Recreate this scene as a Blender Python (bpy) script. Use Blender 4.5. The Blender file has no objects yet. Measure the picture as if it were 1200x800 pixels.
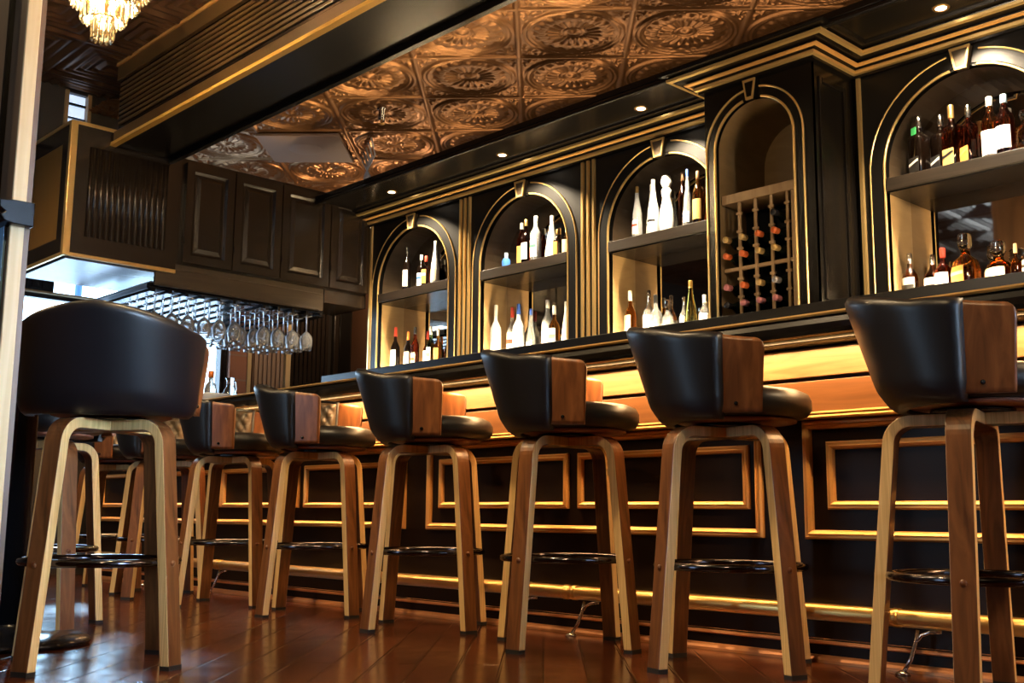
import bpy, math, random
import numpy as np
from mathutils import Vector, Matrix
random.seed(7)
PI = math.pi
sin, cos = math.sin, math.cos
COL = bpy.context.scene.collection
SC = bpy.context.scene

# ------------------------------------------------------------------ materials
def mat(name, color, rough=0.5, metal=0.0, **kw):
    m = bpy.data.materials.new(name); m.use_nodes = True
    b = m.node_tree.nodes['Principled BSDF']
    b.inputs['Base Color'].default_value = (*color, 1)
    b.inputs['Roughness'].default_value = rough
    b.inputs['Metallic'].default_value = metal
    for k, v in kw.items():
        s = b.inputs[k]
        s.default_value = (*v, 1) if isinstance(v, tuple) else v
    return m

def nodes(m):
    nt = m.node_tree
    return nt, nt.nodes['Principled BSDF']

def wood(name, c1, c2, rough=0.35, scale=(30, 30, 2.0), rot=(0, 0, 0), bump=0.05, **kw):
    m = mat(name, c1, rough, **kw); nt, b = nodes(m)
    tc = nt.nodes.new('ShaderNodeTexCoord'); mp = nt.nodes.new('ShaderNodeMapping')
    mp.inputs['Scale'].default_value = scale; mp.inputs['Rotation'].default_value = rot
    n1 = nt.nodes.new('ShaderNodeTexNoise'); n1.inputs['Scale'].default_value = 1.0
    n1.inputs['Detail'].default_value = 5; n1.inputs['Distortion'].default_value = 1.2
    r = nt.nodes.new('ShaderNodeValToRGB')
    r.color_ramp.elements[0].position = 0.32; r.color_ramp.elements[0].color = (*c1, 1)
    r.color_ramp.elements[1].position = 0.68; r.color_ramp.elements[1].color = (*c2, 1)
    bp = nt.nodes.new('ShaderNodeBump'); bp.inputs['Strength'].default_value = bump; bp.inputs['Distance'].default_value = 0.002
    L = nt.links.new
    L(tc.outputs['Object'], mp.inputs['Vector']); L(mp.outputs[0], n1.inputs['Vector'])
    L(n1.outputs['Fac'], r.inputs['Fac']); L(r.outputs['Color'], b.inputs['Base Color'])
    L(n1.outputs['Fac'], bp.inputs['Height']); L(bp.outputs[0], b.inputs['Normal'])
    return m

def mottled(m, scale, amount, dist=0.002, rough_var=0.0):
    """slight surface unevenness: noise bump, optional roughness variation"""
    nt, b = nodes(m)
    tc = nt.nodes.new('ShaderNodeTexCoord')
    n = nt.nodes.new('ShaderNodeTexNoise'); n.inputs['Scale'].default_value = scale; n.inputs['Detail'].default_value = 4
    bp = nt.nodes.new('ShaderNodeBump'); bp.inputs['Strength'].default_value = amount; bp.inputs['Distance'].default_value = dist
    nt.links.new(tc.outputs['Object'], n.inputs['Vector'])
    nt.links.new(n.outputs['Fac'], bp.inputs['Height']); nt.links.new(bp.outputs[0], b.inputs['Normal'])
    if rough_var:
        mr = nt.nodes.new('ShaderNodeMapRange')
        r0 = b.inputs['Roughness'].default_value
        mr.inputs['To Min'].default_value = r0 - rough_var; mr.inputs['To Max'].default_value = r0 + rough_var
        nt.links.new(n.outputs['Fac'], mr.inputs['Value']); nt.links.new(mr.outputs[0], b.inputs['Roughness'])
    return m

M = {}
M['lacquer'] = mottled(mat('black lacquer', (0.0045, 0.0036, 0.003), 0.25, **{'Specular IOR Level': 0.42}), 6, 0.03)
M['lacquer_face'] = mottled(mat('satin black face panel', (0.005, 0.0042, 0.0036), 0.36, **{'Specular IOR Level': 0.35}), 6, 0.03)
M['lacquer_brown'] = mottled(mat('dark brown lacquer', (0.015, 0.010, 0.007), 0.27), 9, 0.05)
M['bar_black'] = mottled(mat('bar front paint', (0.010, 0.0045, 0.0025), 0.42, **{'Specular IOR Level': 0.18}), 12, 0.04)
M['gold'] = mottled(mat('gold leaf trim', (0.95, 0.64, 0.25), 0.28, 0.8), 30, 0.06)
M['gold_paint'] = mottled(mat('gold painted wood', (0.76, 0.40, 0.12), 0.36, 0.5), 25, 0.05)
M['brass'] = mottled(mat('worn brass', (0.82, 0.51, 0.17), 0.32, 0.95), 14, 0.008, 0.001, rough_var=0.06)
M['copper_trim'] = mat('copper painted trim', (0.75, 0.30, 0.11), 0.35, 0.3)
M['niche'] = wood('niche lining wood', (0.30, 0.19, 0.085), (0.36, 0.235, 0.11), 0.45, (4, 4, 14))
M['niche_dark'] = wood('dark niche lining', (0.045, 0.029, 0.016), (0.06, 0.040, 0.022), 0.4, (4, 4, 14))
M['mirror'] = mat('aged mirror', (0.72, 0.66, 0.58), 0.03, 1.0)
M['shelf'] = wood('shelf wood', (0.012, 0.008, 0.005), (0.024, 0.016, 0.010), 0.5, (2, 20, 30), **{'Specular IOR Level': 0.25})
M['rack_lining'] = wood('rack niche lining', (0.16, 0.10, 0.04), (0.20, 0.128, 0.055), 0.45, (4, 4, 14))
M['tan_wood'] = wood('tan rack wood', (0.27, 0.165, 0.075), (0.36, 0.23, 0.11), 0.45, (25, 25, 4))
M['walnut'] = wood('walnut veneer', (0.105, 0.036, 0.013), (0.27, 0.105, 0.036), 0.3, (26, 26, 2.6))
M['walnut_face'] = wood('walnut leg face', (0.072, 0.024, 0.007), (0.22, 0.085, 0.027), 0.32, (34, 34, 2.4))
M['ply'] = wood('pale ply edge', (0.60, 0.37, 0.13), (0.84, 0.58, 0.25), 0.4, (120, 120, 1.2))
M['leather'] = mottled(mat('black leather', (0.0045, 0.005, 0.007), 0.38, **{'Specular IOR Level': 0.55}), 260, 0.12, 0.001)
M['leather_tan'] = mottled(mat('taupe quilted leather', (0.075, 0.052, 0.030), 0.42), 260, 0.12, 0.001)
M['seat_rim'] = mat('pinkish seat plywood', (0.26, 0.11, 0.07), 0.45)
M['black_metal'] = mottled(mat('black metal', (0.012, 0.012, 0.014), 0.22, 0.5), 20, 0.04)
M['chrome_dark'] = mottled(mat('black chrome', (0.07, 0.065, 0.075), 0.14, 1.0), 20, 0.03)
M['chrome'] = mat('chrome', (0.75, 0.74, 0.72), 0.15, 1.0)
M['rubber'] = mat('black rubber', (0.012, 0.011, 0.010), 0.6)
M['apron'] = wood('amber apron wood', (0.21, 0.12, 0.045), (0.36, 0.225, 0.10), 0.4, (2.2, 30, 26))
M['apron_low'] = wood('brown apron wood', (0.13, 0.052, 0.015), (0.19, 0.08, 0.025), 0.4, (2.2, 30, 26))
M['valance'] = wood('valance wood', (0.036, 0.024, 0.014), (0.055, 0.038, 0.022), 0.42, (20, 3, 26))
M['daylit_panel'] = mottled(mat('daylit blue panel', (0.20, 0.37, 0.54), 0.38), 5, 0.2, 0.004)  # blue-grey panel; the blue of window daylight is put into its colour
M['brown_panel'] = wood('worn brown panel', (0.07, 0.037, 0.018), (0.17, 0.095, 0.048), 0.4, (9, 9, 1.5))
M['cream_gold'] = wood('pale gold edge', (0.62, 0.45, 0.22), (0.72, 0.55, 0.30), 0.45, (40, 40, 1.5))
M['wall_dark'] = mottled(mat('dark wall paint', (0.022, 0.017, 0.014), 0.5), 8, 0.06)
M['wall_warm'] = mottled(mat('warm wall paint', (0.11, 0.05, 0.025), 0.6), 8, 0.06)
M['white'] = mat('white ceramic', (0.85, 0.82, 0.76), 0.3)
M['lamp'] = mat('lamp lens', (1, 1, 1), 0.4, **{'Emission Color': (1.0, 0.88, 0.7), 'Emission Strength': 14.0})
M['bulb'] = mat('chandelier bulb', (1, 1, 1), 0.4, **{'Emission Color': (1.0, 0.78, 0.42), 'Emission Strength': 110.0})
M['led'] = mat('warm light strip', (1, 1, 1), 0.4, **{'Emission Color': (1.0, 0.55, 0.16), 'Emission Strength': 3.0})
M['grey_panel'] = mottled(mat('taupe ceiling panel', (0.30, 0.20, 0.14), 0.6), 10, 0.05)
M['outside_post'] = mat('blue grey street post', (0.03, 0.10, 0.22), 0.6)
M['outside_ground'] = mat('pale pavement', (0.55, 0.56, 0.60), 0.8)
M['cable'] = mat('white cable', (0.7, 0.7, 0.75), 0.4)
M['crystal'] = mat('amber crystal', (1.0, 0.86, 0.60), 0.05, 0.0, **{'Transmission Weight': 0.9, 'IOR': 1.5, 'Emission Color': (1.0, 0.70, 0.32), 'Emission Strength': 0.0})

def glassmat(name, col, rough=0.03, trans=1.0):
    return mat(name, col, rough, 0.0, **{'Transmission Weight': trans, 'IOR': 1.45})
M['glass'] = glassmat('clear glass', (0.95, 0.97, 0.97))
M['wineglass'] = mat('thin clear glass', (0.95, 0.97, 1.0), 0.08, 0.0, **{'Transmission Weight': 0.82, 'IOR': 1.4})
M['pane'] = None

def pane_material():
    m = bpy.data.materials.new('window glass'); m.use_nodes = True
    nt = m.node_tree; nt.nodes.clear()
    o = nt.nodes.new('ShaderNodeOutputMaterial'); mx = nt.nodes.new('ShaderNodeMixShader')
    t = nt.nodes.new('ShaderNodeBsdfTransparent'); g = nt.nodes.new('ShaderNodeBsdfGlossy')
    g.inputs['Roughness'].default_value = 0.03; mx.inputs[0].default_value = 0.06
    nt.links.new(t.outputs[0], mx.inputs[1]); nt.links.new(g.outputs[0], mx.inputs[2]); nt.links.new(mx.outputs[0], o.inputs[0])
    return m
M['pane'] = pane_material()

def floor_material():
    m = mat('cherry floorboards', (0.1, 0.03, 0.01), 0.2); nt, b = nodes(m); L = nt.links.new
    tc = nt.nodes.new('ShaderNodeTexCoord'); mp = nt.nodes.new('ShaderNodeMapping')
    mp.inputs['Rotation'].default_value = (0, 0, -PI * 0.75)
    br = nt.nodes.new('ShaderNodeTexBrick'); br.offset = 0.37
    br.inputs['Scale'].default_value = 1.0; br.inputs['Brick Width'].default_value = 1.15; br.inputs['Row Height'].default_value = 0.127
    br.inputs['Mortar Size'].default_value = 0.006; br.inputs['Mortar Smooth'].default_value = 0.8; br.inputs['Bias'].default_value = -0.1
    br.inputs['Color1'].default_value = (0.040, 0.010, 0.0035, 1); br.inputs['Color2'].default_value = (0.115, 0.031, 0.010, 1)
    br.inputs['Mortar'].default_value = (0.006, 0.002, 0.001, 1)
    n = nt.nodes.new('ShaderNodeTexNoise'); n.inputs['Scale'].default_value = 3.2; n.inputs['Detail'].default_value = 6
    mx = nt.nodes.new('ShaderNodeMix'); mx.data_type = 'RGBA'; mx.blend_type = 'MULTIPLY'
    cr = nt.nodes.new('ShaderNodeValToRGB')
    cr.color_ramp.elements[0].position = 0.3; cr.color_ramp.elements[0].color = (0.55, 0.5, 0.48, 1)
    cr.color_ramp.elements[1].position = 0.7; cr.color_ramp.elements[1].color = (1.15, 1.1, 1.05, 1)
    L(tc.outputs['Object'], mp.inputs['Vector']); L(mp.outputs[0], br.inputs['Vector']); L(mp.outputs[0], n.inputs['Vector'])
    L(n.outputs['Fac'], cr.inputs['Fac'])
    mx.inputs[0].default_value = 1.0
    L(br.outputs['Color'], mx.inputs[6]); L(cr.outputs['Color'], mx.inputs[7]); L(mx.outputs[2], b.inputs['Base Color'])
    n2 = nt.nodes.new('ShaderNodeTexNoise'); n2.inputs['Scale'].default_value = 9; n2.inputs['Detail'].default_value = 5
    L(mp.outputs[0], n2.inputs['Vector'])
    mr = nt.nodes.new('ShaderNodeMapRange'); mr.inputs['To Min'].default_value = 0.10; mr.inputs['To Max'].default_value = 0.25
    L(n2.outputs['Fac'], mr.inputs['Value']); L(mr.outputs[0], b.inputs['Roughness'])
    bp = nt.nodes.new('ShaderNodeBump'); bp.inputs['Strength'].default_value = 0.6; bp.inputs['Distance'].default_value = 0.002; bp.invert = True
    bp2 = nt.nodes.new('ShaderNodeBump'); bp2.inputs['Strength'].default_value = 0.06; bp2.inputs['Distance'].default_value = 0.003
    L(br.outputs['Fac'], bp.inputs['Height']); L(n2.outputs['Fac'], bp2.inputs['Height']); L(bp.outputs[0], bp2.inputs['Normal']); L(bp2.outputs[0], b.inputs['Normal'])
    return m
M['floor'] = floor_material()

def brick_material():
    m = mat('red brick', (0.25, 0.1, 0.06), 0.8); nt, b = nodes(m); L = nt.links.new
    tc = nt.nodes.new('ShaderNodeTexCoord'); mp = nt.nodes.new('ShaderNodeMapping'); mp.inputs['Rotation'].default_value = (PI / 2, 0, PI / 2)
    br = nt.nodes.new('ShaderNodeTexBrick'); br.inputs['Scale'].default_value = 1
    br.inputs['Brick Width'].default_value = 0.2; br.inputs['Row Height'].default_value = 0.07; br.inputs['Mortar Size'].default_value = 0.008
    br.inputs['Color1'].default_value = (0.36, 0.16, 0.10, 1); br.inputs['Color2'].default_value = (0.28, 0.12, 0.08, 1); br.inputs['Mortar'].default_value = (0.32, 0.2, 0.15, 1)
    L(tc.outputs['Object'], mp.inputs['Vector']); L(mp.outputs[0], br.inputs['Vector']); L(br.outputs['Color'], b.inputs['Base Color'])
    return m
M['beam_lit_brown'] = mottled(mat('lamplit brown boards', (0.075, 0.042, 0.016), 0.3), 9, 0.05)  # lamplight on the beam boards is put into this brown
M['brick'] = brick_material()
M['copper'] = mat('copper pressed tin', (0.34, 0.165, 0.068), 0.34, 0.78)
M['coffer'] = mat('bronze pressed tin', (0.15, 0.08, 0.042), 0.34, 0.6)

# ------------------------------------------------------------------ mesh builder
class MB:
    def __init__(s): s.v = []; s.f = []; s.m = []; s.s = []
    def add(s, vs, fs, mi=0, smooth=False):
        o = len(s.v); s.v += [tuple(p) for p in vs]
        for f in fs:
            s.f.append(tuple(o + i for i in f)); s.m.append(mi); s.s.append(smooth)
        return s
    def box(s, x0, x1, y0, y1, z0, z1, mi=0):
        v = [(x, y, z) for z in (z0, z1) for y in (y0, y1) for x in (x0, x1)]
        return s.add(v, [(0, 2, 3, 1), (4, 5, 7, 6), (0, 1, 5, 4), (2, 6, 7, 3), (0, 4, 6, 2), (1, 3, 7, 5)], mi)
    def grid(s, fn, nu, nv, mi=0, smooth=True, flip=False, closeu=False):
        vs = [fn(i / nu, j / nv) for j in range(nv + 1) for i in range(nu + (0 if closeu else 1))]
        w = nu if closeu else nu + 1; fs = []
        for j in range(nv):
            for i in range(nu):
                a, b2 = j * w + i, j * w + (i + 1) % w
                q = (a, b2, b2 + w, a + w)
                fs.append(q[::-1] if flip else q)
        return s.add(vs, fs, mi, smooth)
    def lathe(s, prof, n=24, c=(0, 0, 0), mi=0, power=2.0, cap=True, sx=1, sy=1):
        """prof: (r, z) pairs; power > 2 squares the section"""
        vs = []; k = len(prof)
        for r, z in prof:
            for i in range(n):
                a = 2 * PI * i / n; ca, sa = cos(a), sin(a)
                q = (abs(ca) ** power + abs(sa) ** power) ** (-1 / power) if power != 2 else 1
                vs.append((c[0] + r * q * ca * sx, c[1] + r * q * sa * sy, c[2] + z))
        fs = []
        for j in range(k - 1):
            for i in range(n):
                fs.append((j * n + i, j * n + (i + 1) % n, (j + 1) * n + (i + 1) % n, (j + 1) * n + i))
        if cap:
            fs.append(tuple(range(n))[::-1]); fs.append(tuple((k - 1) * n + i for i in range(n)))
        return s.add(vs, fs, mi, True)
    def tube(s, pts, r, n=10, closed=False, mi=0, cap=True):
        P = [Vector(p) for p in pts]; k = len(P); vs = []; prev = None
        rad = r if isinstance(r, (list, tuple)) else [r] * k
        for i in range(k):
            if closed: t = P[(i + 1) % k] - P[i - 1]
            else: t = P[min(i + 1, k - 1)] - P[max(i - 1, 0)]
            t.normalize()
            if prev is None:
                a = Vector((0, 0, 1)) if abs(t.z) < 0.9 else Vector((1, 0, 0)); u = t.cross(a).normalized()
            else:
                u = (prev - t * prev.dot(t)).normalized()
            w = t.cross(u); prev = u
            for j in range(n):
                a = 2 * PI * j / n; vs.append(P[i] + (u * cos(a) + w * sin(a)) * rad[i])
        fs = []
        for i in range(k if closed else k - 1):
            i2 = (i + 1) % k
            for j in range(n):
                fs.append((i * n + j, i * n + (j + 1) % n, i2 * n + (j + 1) % n, i2 * n + j))
        if cap and not closed:
            fs.append(tuple(range(n))[::-1]); fs.append(tuple((k - 1) * n + j for j in range(n)))
        return s.add(vs, fs, mi, True)
    def sweep(s, prof, rows, closed=False, mi=0, smooth=False, profclosed=True):
        """rows: list of functions/points giving the section at each station"""
        n = len(prof); k = len(rows); vs = [p for row in rows for p in row]; fs = []
        for i in range(k if closed else k - 1):
            i2 = (i + 1) % k
            for j in range(n if profclosed else n - 1):
                j2 = (j + 1) % n
                fs.append((i * n + j, i * n + j2, i2 * n + j2, i2 * n + j))
        if not closed and profclosed:
            fs.append(tuple(range(n))[::-1]); fs.append(tuple((k - 1) * n + j for j in range(n)))
        return s.add(vs, fs, mi, smooth)
    def frame(s, x0, x1, z0, z1, y, prof, mi=0):
        """mitred picture frame on a plane facing -y; prof: (inset, projection) pairs"""
        rows = []
        for cx, cz, ix, iz in ((x0, z0, 1, 1), (x1, z0, -1, 1), (x1, z1, -1, -1), (x0, z1, 1, -1)):
            rows.append([(cx + ix * a, y - b, cz + iz * a) for a, b in prof])
        return s.sweep(prof, rows, True, mi)
    def xprism(s, prof, x0, x1, mi=0):
        return s.sweep(prof, [[(x, y, z) for y, z in prof] for x in (x0, x1)], False, mi)
    def build(s, name, mats, parent=None, bevel=0, seg=2, fixn=False):
        me = bpy.data.meshes.new(name); me.from_pydata(s.v, [], s.f); me.update()
        mats = mats if isinstance(mats, (list, tuple)) else [mats]
        for m in mats: me.materials.append(m)
        me.polygons.foreach_set('material_index', s.m); me.polygons.foreach_set('use_smooth', s.s)
        if fixn:
            import bmesh
            bm = bmesh.new(); bm.from_mesh(me); bmesh.ops.recalc_face_normals(bm, faces=bm.faces); bm.to_mesh(me); bm.free()
        o = bpy.data.objects.new(name, me); COL.objects.link(o)
        if parent is not None: o.parent = parent
        if bevel:
            b = o.modifiers.new('bevel', 'BEVEL'); b.width = bevel; b.segments = seg; b.limit_method = 'ANGLE'; b.angle_limit = 0.7
        return o

def empty(name, loc=(0, 0, 0), rz=0):
    o = bpy.data.objects.new(name, None); COL.objects.link(o); o.location = loc; o.rotation_euler = (0, 0, rz)
    o.empty_display_size = 0.05
    return o
def tag(o, label, cat, group=None):
    o['label'] = label; o['category'] = cat
    if group: o['group'] = group
    return o
def struct(o): o['kind'] = 'structure'; return o
def kids(o): return list(o.children)
def dup(o, parent=None):
    c = o.copy(); COL.objects.link(c)
    if parent is not None: c.parent = parent
    for ch in kids(o): dup(ch, c)
    return c
def smooth01(x):
    x = max(0.0, min(1.0, x)); return x * x * (3 - 2 * x)

# ------------------------------------------------------------------ camera
FPX = 1294.4; YAW, PIT, ROL = [math.radians(a) for a in (46.713, 8.898, 0.5155)]
fw = Vector((-sin(YAW) * cos(PIT), cos(YAW) * cos(PIT), sin(PIT)))
r0 = Vector((cos(YAW), sin(YAW), 0)); u0 = r0.cross(fw)
ri = r0 * cos(ROL) + u0 * sin(ROL); up = u0 * cos(ROL) - r0 * sin(ROL)
cd = bpy.data.cameras.new('camera'); cam = bpy.data.objects.new('camera', cd); COL.objects.link(cam)
mw = Matrix.Identity(4)
for i in range(3): mw[i][0], mw[i][1], mw[i][2] = ri[i], up[i], -fw[i]
mw[0][3], mw[1][3], mw[2][3] = 0, 0, 0.45
cam.matrix_world = mw
cd.sensor_fit = 'HORIZONTAL'; cd.sensor_width = 36; cd.lens = FPX / 1200 * 36; cd.clip_start = 0.05
SC.camera = cam

# ------------------------------------------------------------------ room shell
XL, XR, YF, YB = -8.0, 2.6, -3.0, 5.6
ZC, ZL = 3.05, 3.18            # copper ceiling, coffered ceiling
m = MB(); m.box(XL - 0.2, XR + 0.2, YF - 0.2, YB + 0.2, -0.1, 0); struct(m.build('floor', M['floor']))
m = MB(); m.box(XL - 0.2, XR + 0.2, YB, YB + 0.15, 0, 3.4); struct(m.build('wall_back', M['wall_dark']))

def wall_openings(m, axis, c0, c1, a0, a1, z1, holes):
    """wall slab between c0..c1 on the other axis, spanning a0..a1 and 0..z1, with (h0,h1,z0,z1) holes"""
    xs = sorted({a0, a1, *[h[0] for h in holes], *[h[1] for h in holes]}); zs = sorted({0, z1, *[h[2] for h in holes], *[h[3] for h in holes]})
    for i in range(len(xs) - 1):
        for j in range(len(zs) - 1):
            xm, zm = (xs[i] + xs[i + 1]) / 2, (zs[j] + zs[j + 1]) / 2
            if any(h[0] < xm < h[1] and h[2] < zm < h[3] for h in holes): continue
            if axis == 'x': m.box(xs[i], xs[i + 1], c0, c1, zs[j], zs[j + 1])
            else: m.box(c0, c1, xs[i], xs[i + 1], zs[j], zs[j + 1])

WL = [(2.70, 4.36, 0.95, 2.42)]
m = MB(); wall_openings(m, 'y', XL - 0.15, XL, YF - 0.2, YB, 3.4, WL); struct(m.build('wall_left', M['wall_dark']))
WFR = [(-4.7, -3.6, 0.6, 2.4)]
m = MB(); wall_openings(m, 'x', YF - 0.15, YF, XL, XR, 3.4, WFR); struct(m.build('wall_front', M['wall_warm']))

m = MB(); wall_openings(m, 'y', XR, XR + 0.06, YF - 0.2, YB, 3.4, [(1.5, 2.6, 0.9, 2.2)]); struct(m.build('wall_right', M['wall_warm']))
wn = 0
def window_unit(axis, c, h, rails=(), posts=(), mat_=None):
    global wn; wn += 1
    a0, a1, z0, z1 = h; fr = MB(); t = 0.045
    def bx(p0, p1, q0, q1, d=0.06):
        if axis == 'x': fr.box(p0, p1, c - d, c + 0.015, q0, q1)
        else: fr.box(c - d, c + 0.015, p0, p1, q0, q1)
    bx(a0, a0 + t, z0, z1); bx(a1 - t, a1, z0, z1); bx(a0 + t, a1 - t, z0, z0 + t); bx(a0 + t, a1 - t, z1 - t, z1)
    for z in rails: bx(a0 + t, a1 - t, z - 0.02, z + 0.02)
    for a in posts: bx(a - 0.02, a + 0.02, z0 + t, z1 - t)
    w = empty('window_%d' % wn); struct(w)
    fr.build('window_frame', mat_ or M['lacquer_brown'], w, 0.004)
    g = MB()
    if axis == 'x': g.box(a0 + t, a1 - t, c - 0.04, c - 0.034, z0 + t, z1 - t)
    else: g.box(c - 0.04, c - 0.034, a0 + t, a1 - t, z0 + t, z1 - t)
    g.build('glazing', M['pane'], w)
    return w
wA = window_unit('y', XL, WL[0], rails=(1.975,), posts=())
b_ = MB(); b_.box(XL - 0.01, XL + 0.06, 2.60, 4.40, 1.985, 2.0); b_.build('window_ledge', M['cream_gold'], wA, 0.003)
b_ = MB()
b_.box(XL, XL + 0.05, 2.56, 2.95, 2.0, 2.44)
for k in range(5): b_.box(XL + 0.05, XL + 0.062, 2.58 + k * 0.072, 2.62 + k * 0.072, 2.02, 2.42)
b_.build('window_side_panel', M['lacquer_brown'], wA, 0.003)
m = MB(); wall_openings(m, 'y', -7.06, -7.0, 2.2, 3.11, ZL, [(2.59, 2.735, 2.90, 3.15), (2.2, 3.11, 0, 2.757)]); struct(m.build('wall_bulkhead', M['wall_dark']))
M['daypane'] = mat('frosted daylight pane', (0.6, 0.65, 0.7), 0.4, **{'Emission Color': (0.55, 0.72, 1.0), 'Emission Strength': 0.9})
w_ = empty('window_2'); struct(w_); m = MB()
m.box(-7.05, -6.985, 2.575, 2.60, 2.76, 3.16); m.box(-7.05, -6.985, 2.725, 2.75, 2.76, 3.16); m.build('window_frame', M['tan_wood'], w_, 0.002)
m = MB(); m.box(-7.045, -7.04, 2.60, 2.725, 2.90, 3.15); m.build('glazing', M['daypane'], w_)
m = MB(); m.box(-7.035, -7.02, 2.60, 2.725, 3.075, 3.09); m.box(-7.035, -7.02, 2.60, 2.725, 2.985, 2.995); m.build('window_bars', M['lacquer'], w_)
window_unit('y', XR + 0.06, (1.5, 2.6, 0.9, 2.2), rails=(1.55,))  # unseen window added around the blue fill lamp for the foreground stool
for h in WFR: window_unit('x', YF, h, rails=(2.1,), posts=((h[0] + h[1]) / 2,))

# ceilings (real relief, one mesh each)
def tiled_ceiling(name, height, n, cells, size, rot, z, matl, ymin=-99):
    """height(u,v) in [-1,1]^2 -> depth below z; cells: centres in the rotated tile frame"""
    g = np.linspace(-1, 1, n + 1); U, V = np.meshgrid(g, g); Hh = height(U, V)
    vx = (U * size / 2).ravel(); vy = (V * size / 2).ravel(); vz = (-Hh).ravel()
    idx = np.arange((n + 1) ** 2).reshape(n + 1, n + 1)
    q = np.stack([idx[:-1, :-1], idx[1:, :-1], idx[1:, 1:], idx[:-1, 1:]], -1).reshape(-1, 4)
    co = []; fa = []; c, s_ = cos(rot), sin(rot)
    for k, (tx, ty) in enumerate(cells):
        x, y = vx + tx, vy + ty
        co.append(np.stack([x * c - y * s_, x * s_ + y * c, vz + z], 1)); fa.append(q + k * (n + 1) ** 2)
    co = np.concatenate(co); fa = np.concatenate(fa); fa = fa[co[fa][:, :, 1].min(1) > ymin]
    me = bpy.data.meshes.new(name); me.vertices.add(len(co)); me.vertices.foreach_set('co', co.ravel())
    me.loops.add(fa.size); me.loops.foreach_set('vertex_index', fa.ravel().astype(np.int32))
    me.polygons.add(len(fa)); me.polygons.foreach_set('loop_start', (np.arange(len(fa)) * 4).astype(np.int32))
    me.polygons.foreach_set('use_smooth', np.ones(len(fa), dtype=bool))
    me.update(calc_edges=True); me.validate(); me.materials.append(matl)
    o = bpy.data.objects.new(name, me); COL.objects.link(o); return struct(o)

def medallion(U, V):
    r = np.hypot(U, V); th = np.arctan2(V, U); a = np.maximum(abs(U), abs(V))
    g = lambda c, w: np.exp(-((r - c) / w) ** 2)
    h = 0.016 * np.clip((a - 0.945) / 0.02, 0, 1)
    h += 0.016 * g(0.90, 0.022) + 0.012 * g(0.82, 0.018) + 0.007 * g(0.755, 0.014)
    dish = np.clip((0.80 - r) / 0.08, 0, 1)
    pet = np.abs(np.cos(th * 10)) ** 0.7
    band = np.clip((r - 0.20) / 0.05, 0, 1) * np.clip((0.70 - r) / 0.08, 0, 1)
    h += dish * (-0.010) + band * pet * 0.015 * (0.6 + 0.6 * (1 - r))
    band2 = np.clip((r - 0.48) / 0.03, 0, 1) * np.clip((0.74 - r) / 0.04, 0, 1)
    h += band2 * (np.abs(np.cos(th * 10 + PI / 2)) ** 2) * 0.010
    h += 0.018 * np.exp(-(r / 0.10) ** 2) + 0.010 * g(0.17, 0.02)
    corner = np.clip((r - 0.95) / 0.03, 0, 1) * np.clip((0.94 - a) / 0.02, 0, 1)
    d = np.hypot(abs(U) - 0.80, abs(V) - 0.80); ph = np.arctan2(abs(V) - 0.80, abs(U) - 0.80)
    h += corner * (0.010 * (np.abs(np.cos(ph * 3)) ** 1.5) * np.exp(-(d / 0.16) ** 2) + 0.014 * np.exp(-(d / 0.035) ** 2))
    for (cx, cy) in ((0.88, 0.55), (0.55, 0.88), (0.90, 0.66), (0.66, 0.90)):
        h += corner * 0.012 * np.exp(-(((abs(U) - cx) ** 2 + (abs(V) - cy) ** 2) / 0.03 ** 2))
    return h
def coffer(U, V):
    a = np.maximum(abs(U), abs(V)); h = 0.022 * np.clip((a - 0.93) / 0.03, 0, 1)
    for c, w in ((0.78, 0.045), (0.60, 0.04), (0.40, 0.04), (0.20, 0.035)):
        h += 0.013 * np.clip((w + 0.02 - abs(a - c)) / 0.02, 0, 1)
    return h
TS = 0.61
# copper grid runs diagonal to the bar; one crossing point sits at (-4.36, 4.14)
ox, oy = -4.36, 4.14; rot = PI / 4; c_, s_ = cos(rot), sin(rot)
ou, ov = ox * c_ + oy * s_, -ox * s_ + oy * c_
cells = []
for i in range(-14, 15):
    for j in range(-14, 15):
        tu, tv = ou + (i + 0.5) * TS, ov + (j + 0.5) * TS
        x, y = tu * c_ - tv * s_, tu * s_ + tv * c_
        if 2.75 < y < 5.75 and -8.1 < x < 1.0: cells.append((tu, tv))
tiled_ceiling('ceiling', medallion, 84, cells, TS, rot, ZC, M['copper'], 2.72)
cells = [(XL + 0.3 + i * TS, YF + 0.18 + j * TS) for i in range(18) for j in range(10) if YF + 0.18 + j * TS - TS / 2 < 2.72]
tiled_ceiling('ceiling_coffered', coffer, 46, cells, TS, 0, ZL, M['coffer'])
m = MB(); m.box(XL - 0.2, XR + 0.2, YF - 0.2, YB + 0.2, 3.30, 3.4); struct(m.build('ceiling_slab', M['wall_dark']))

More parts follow.
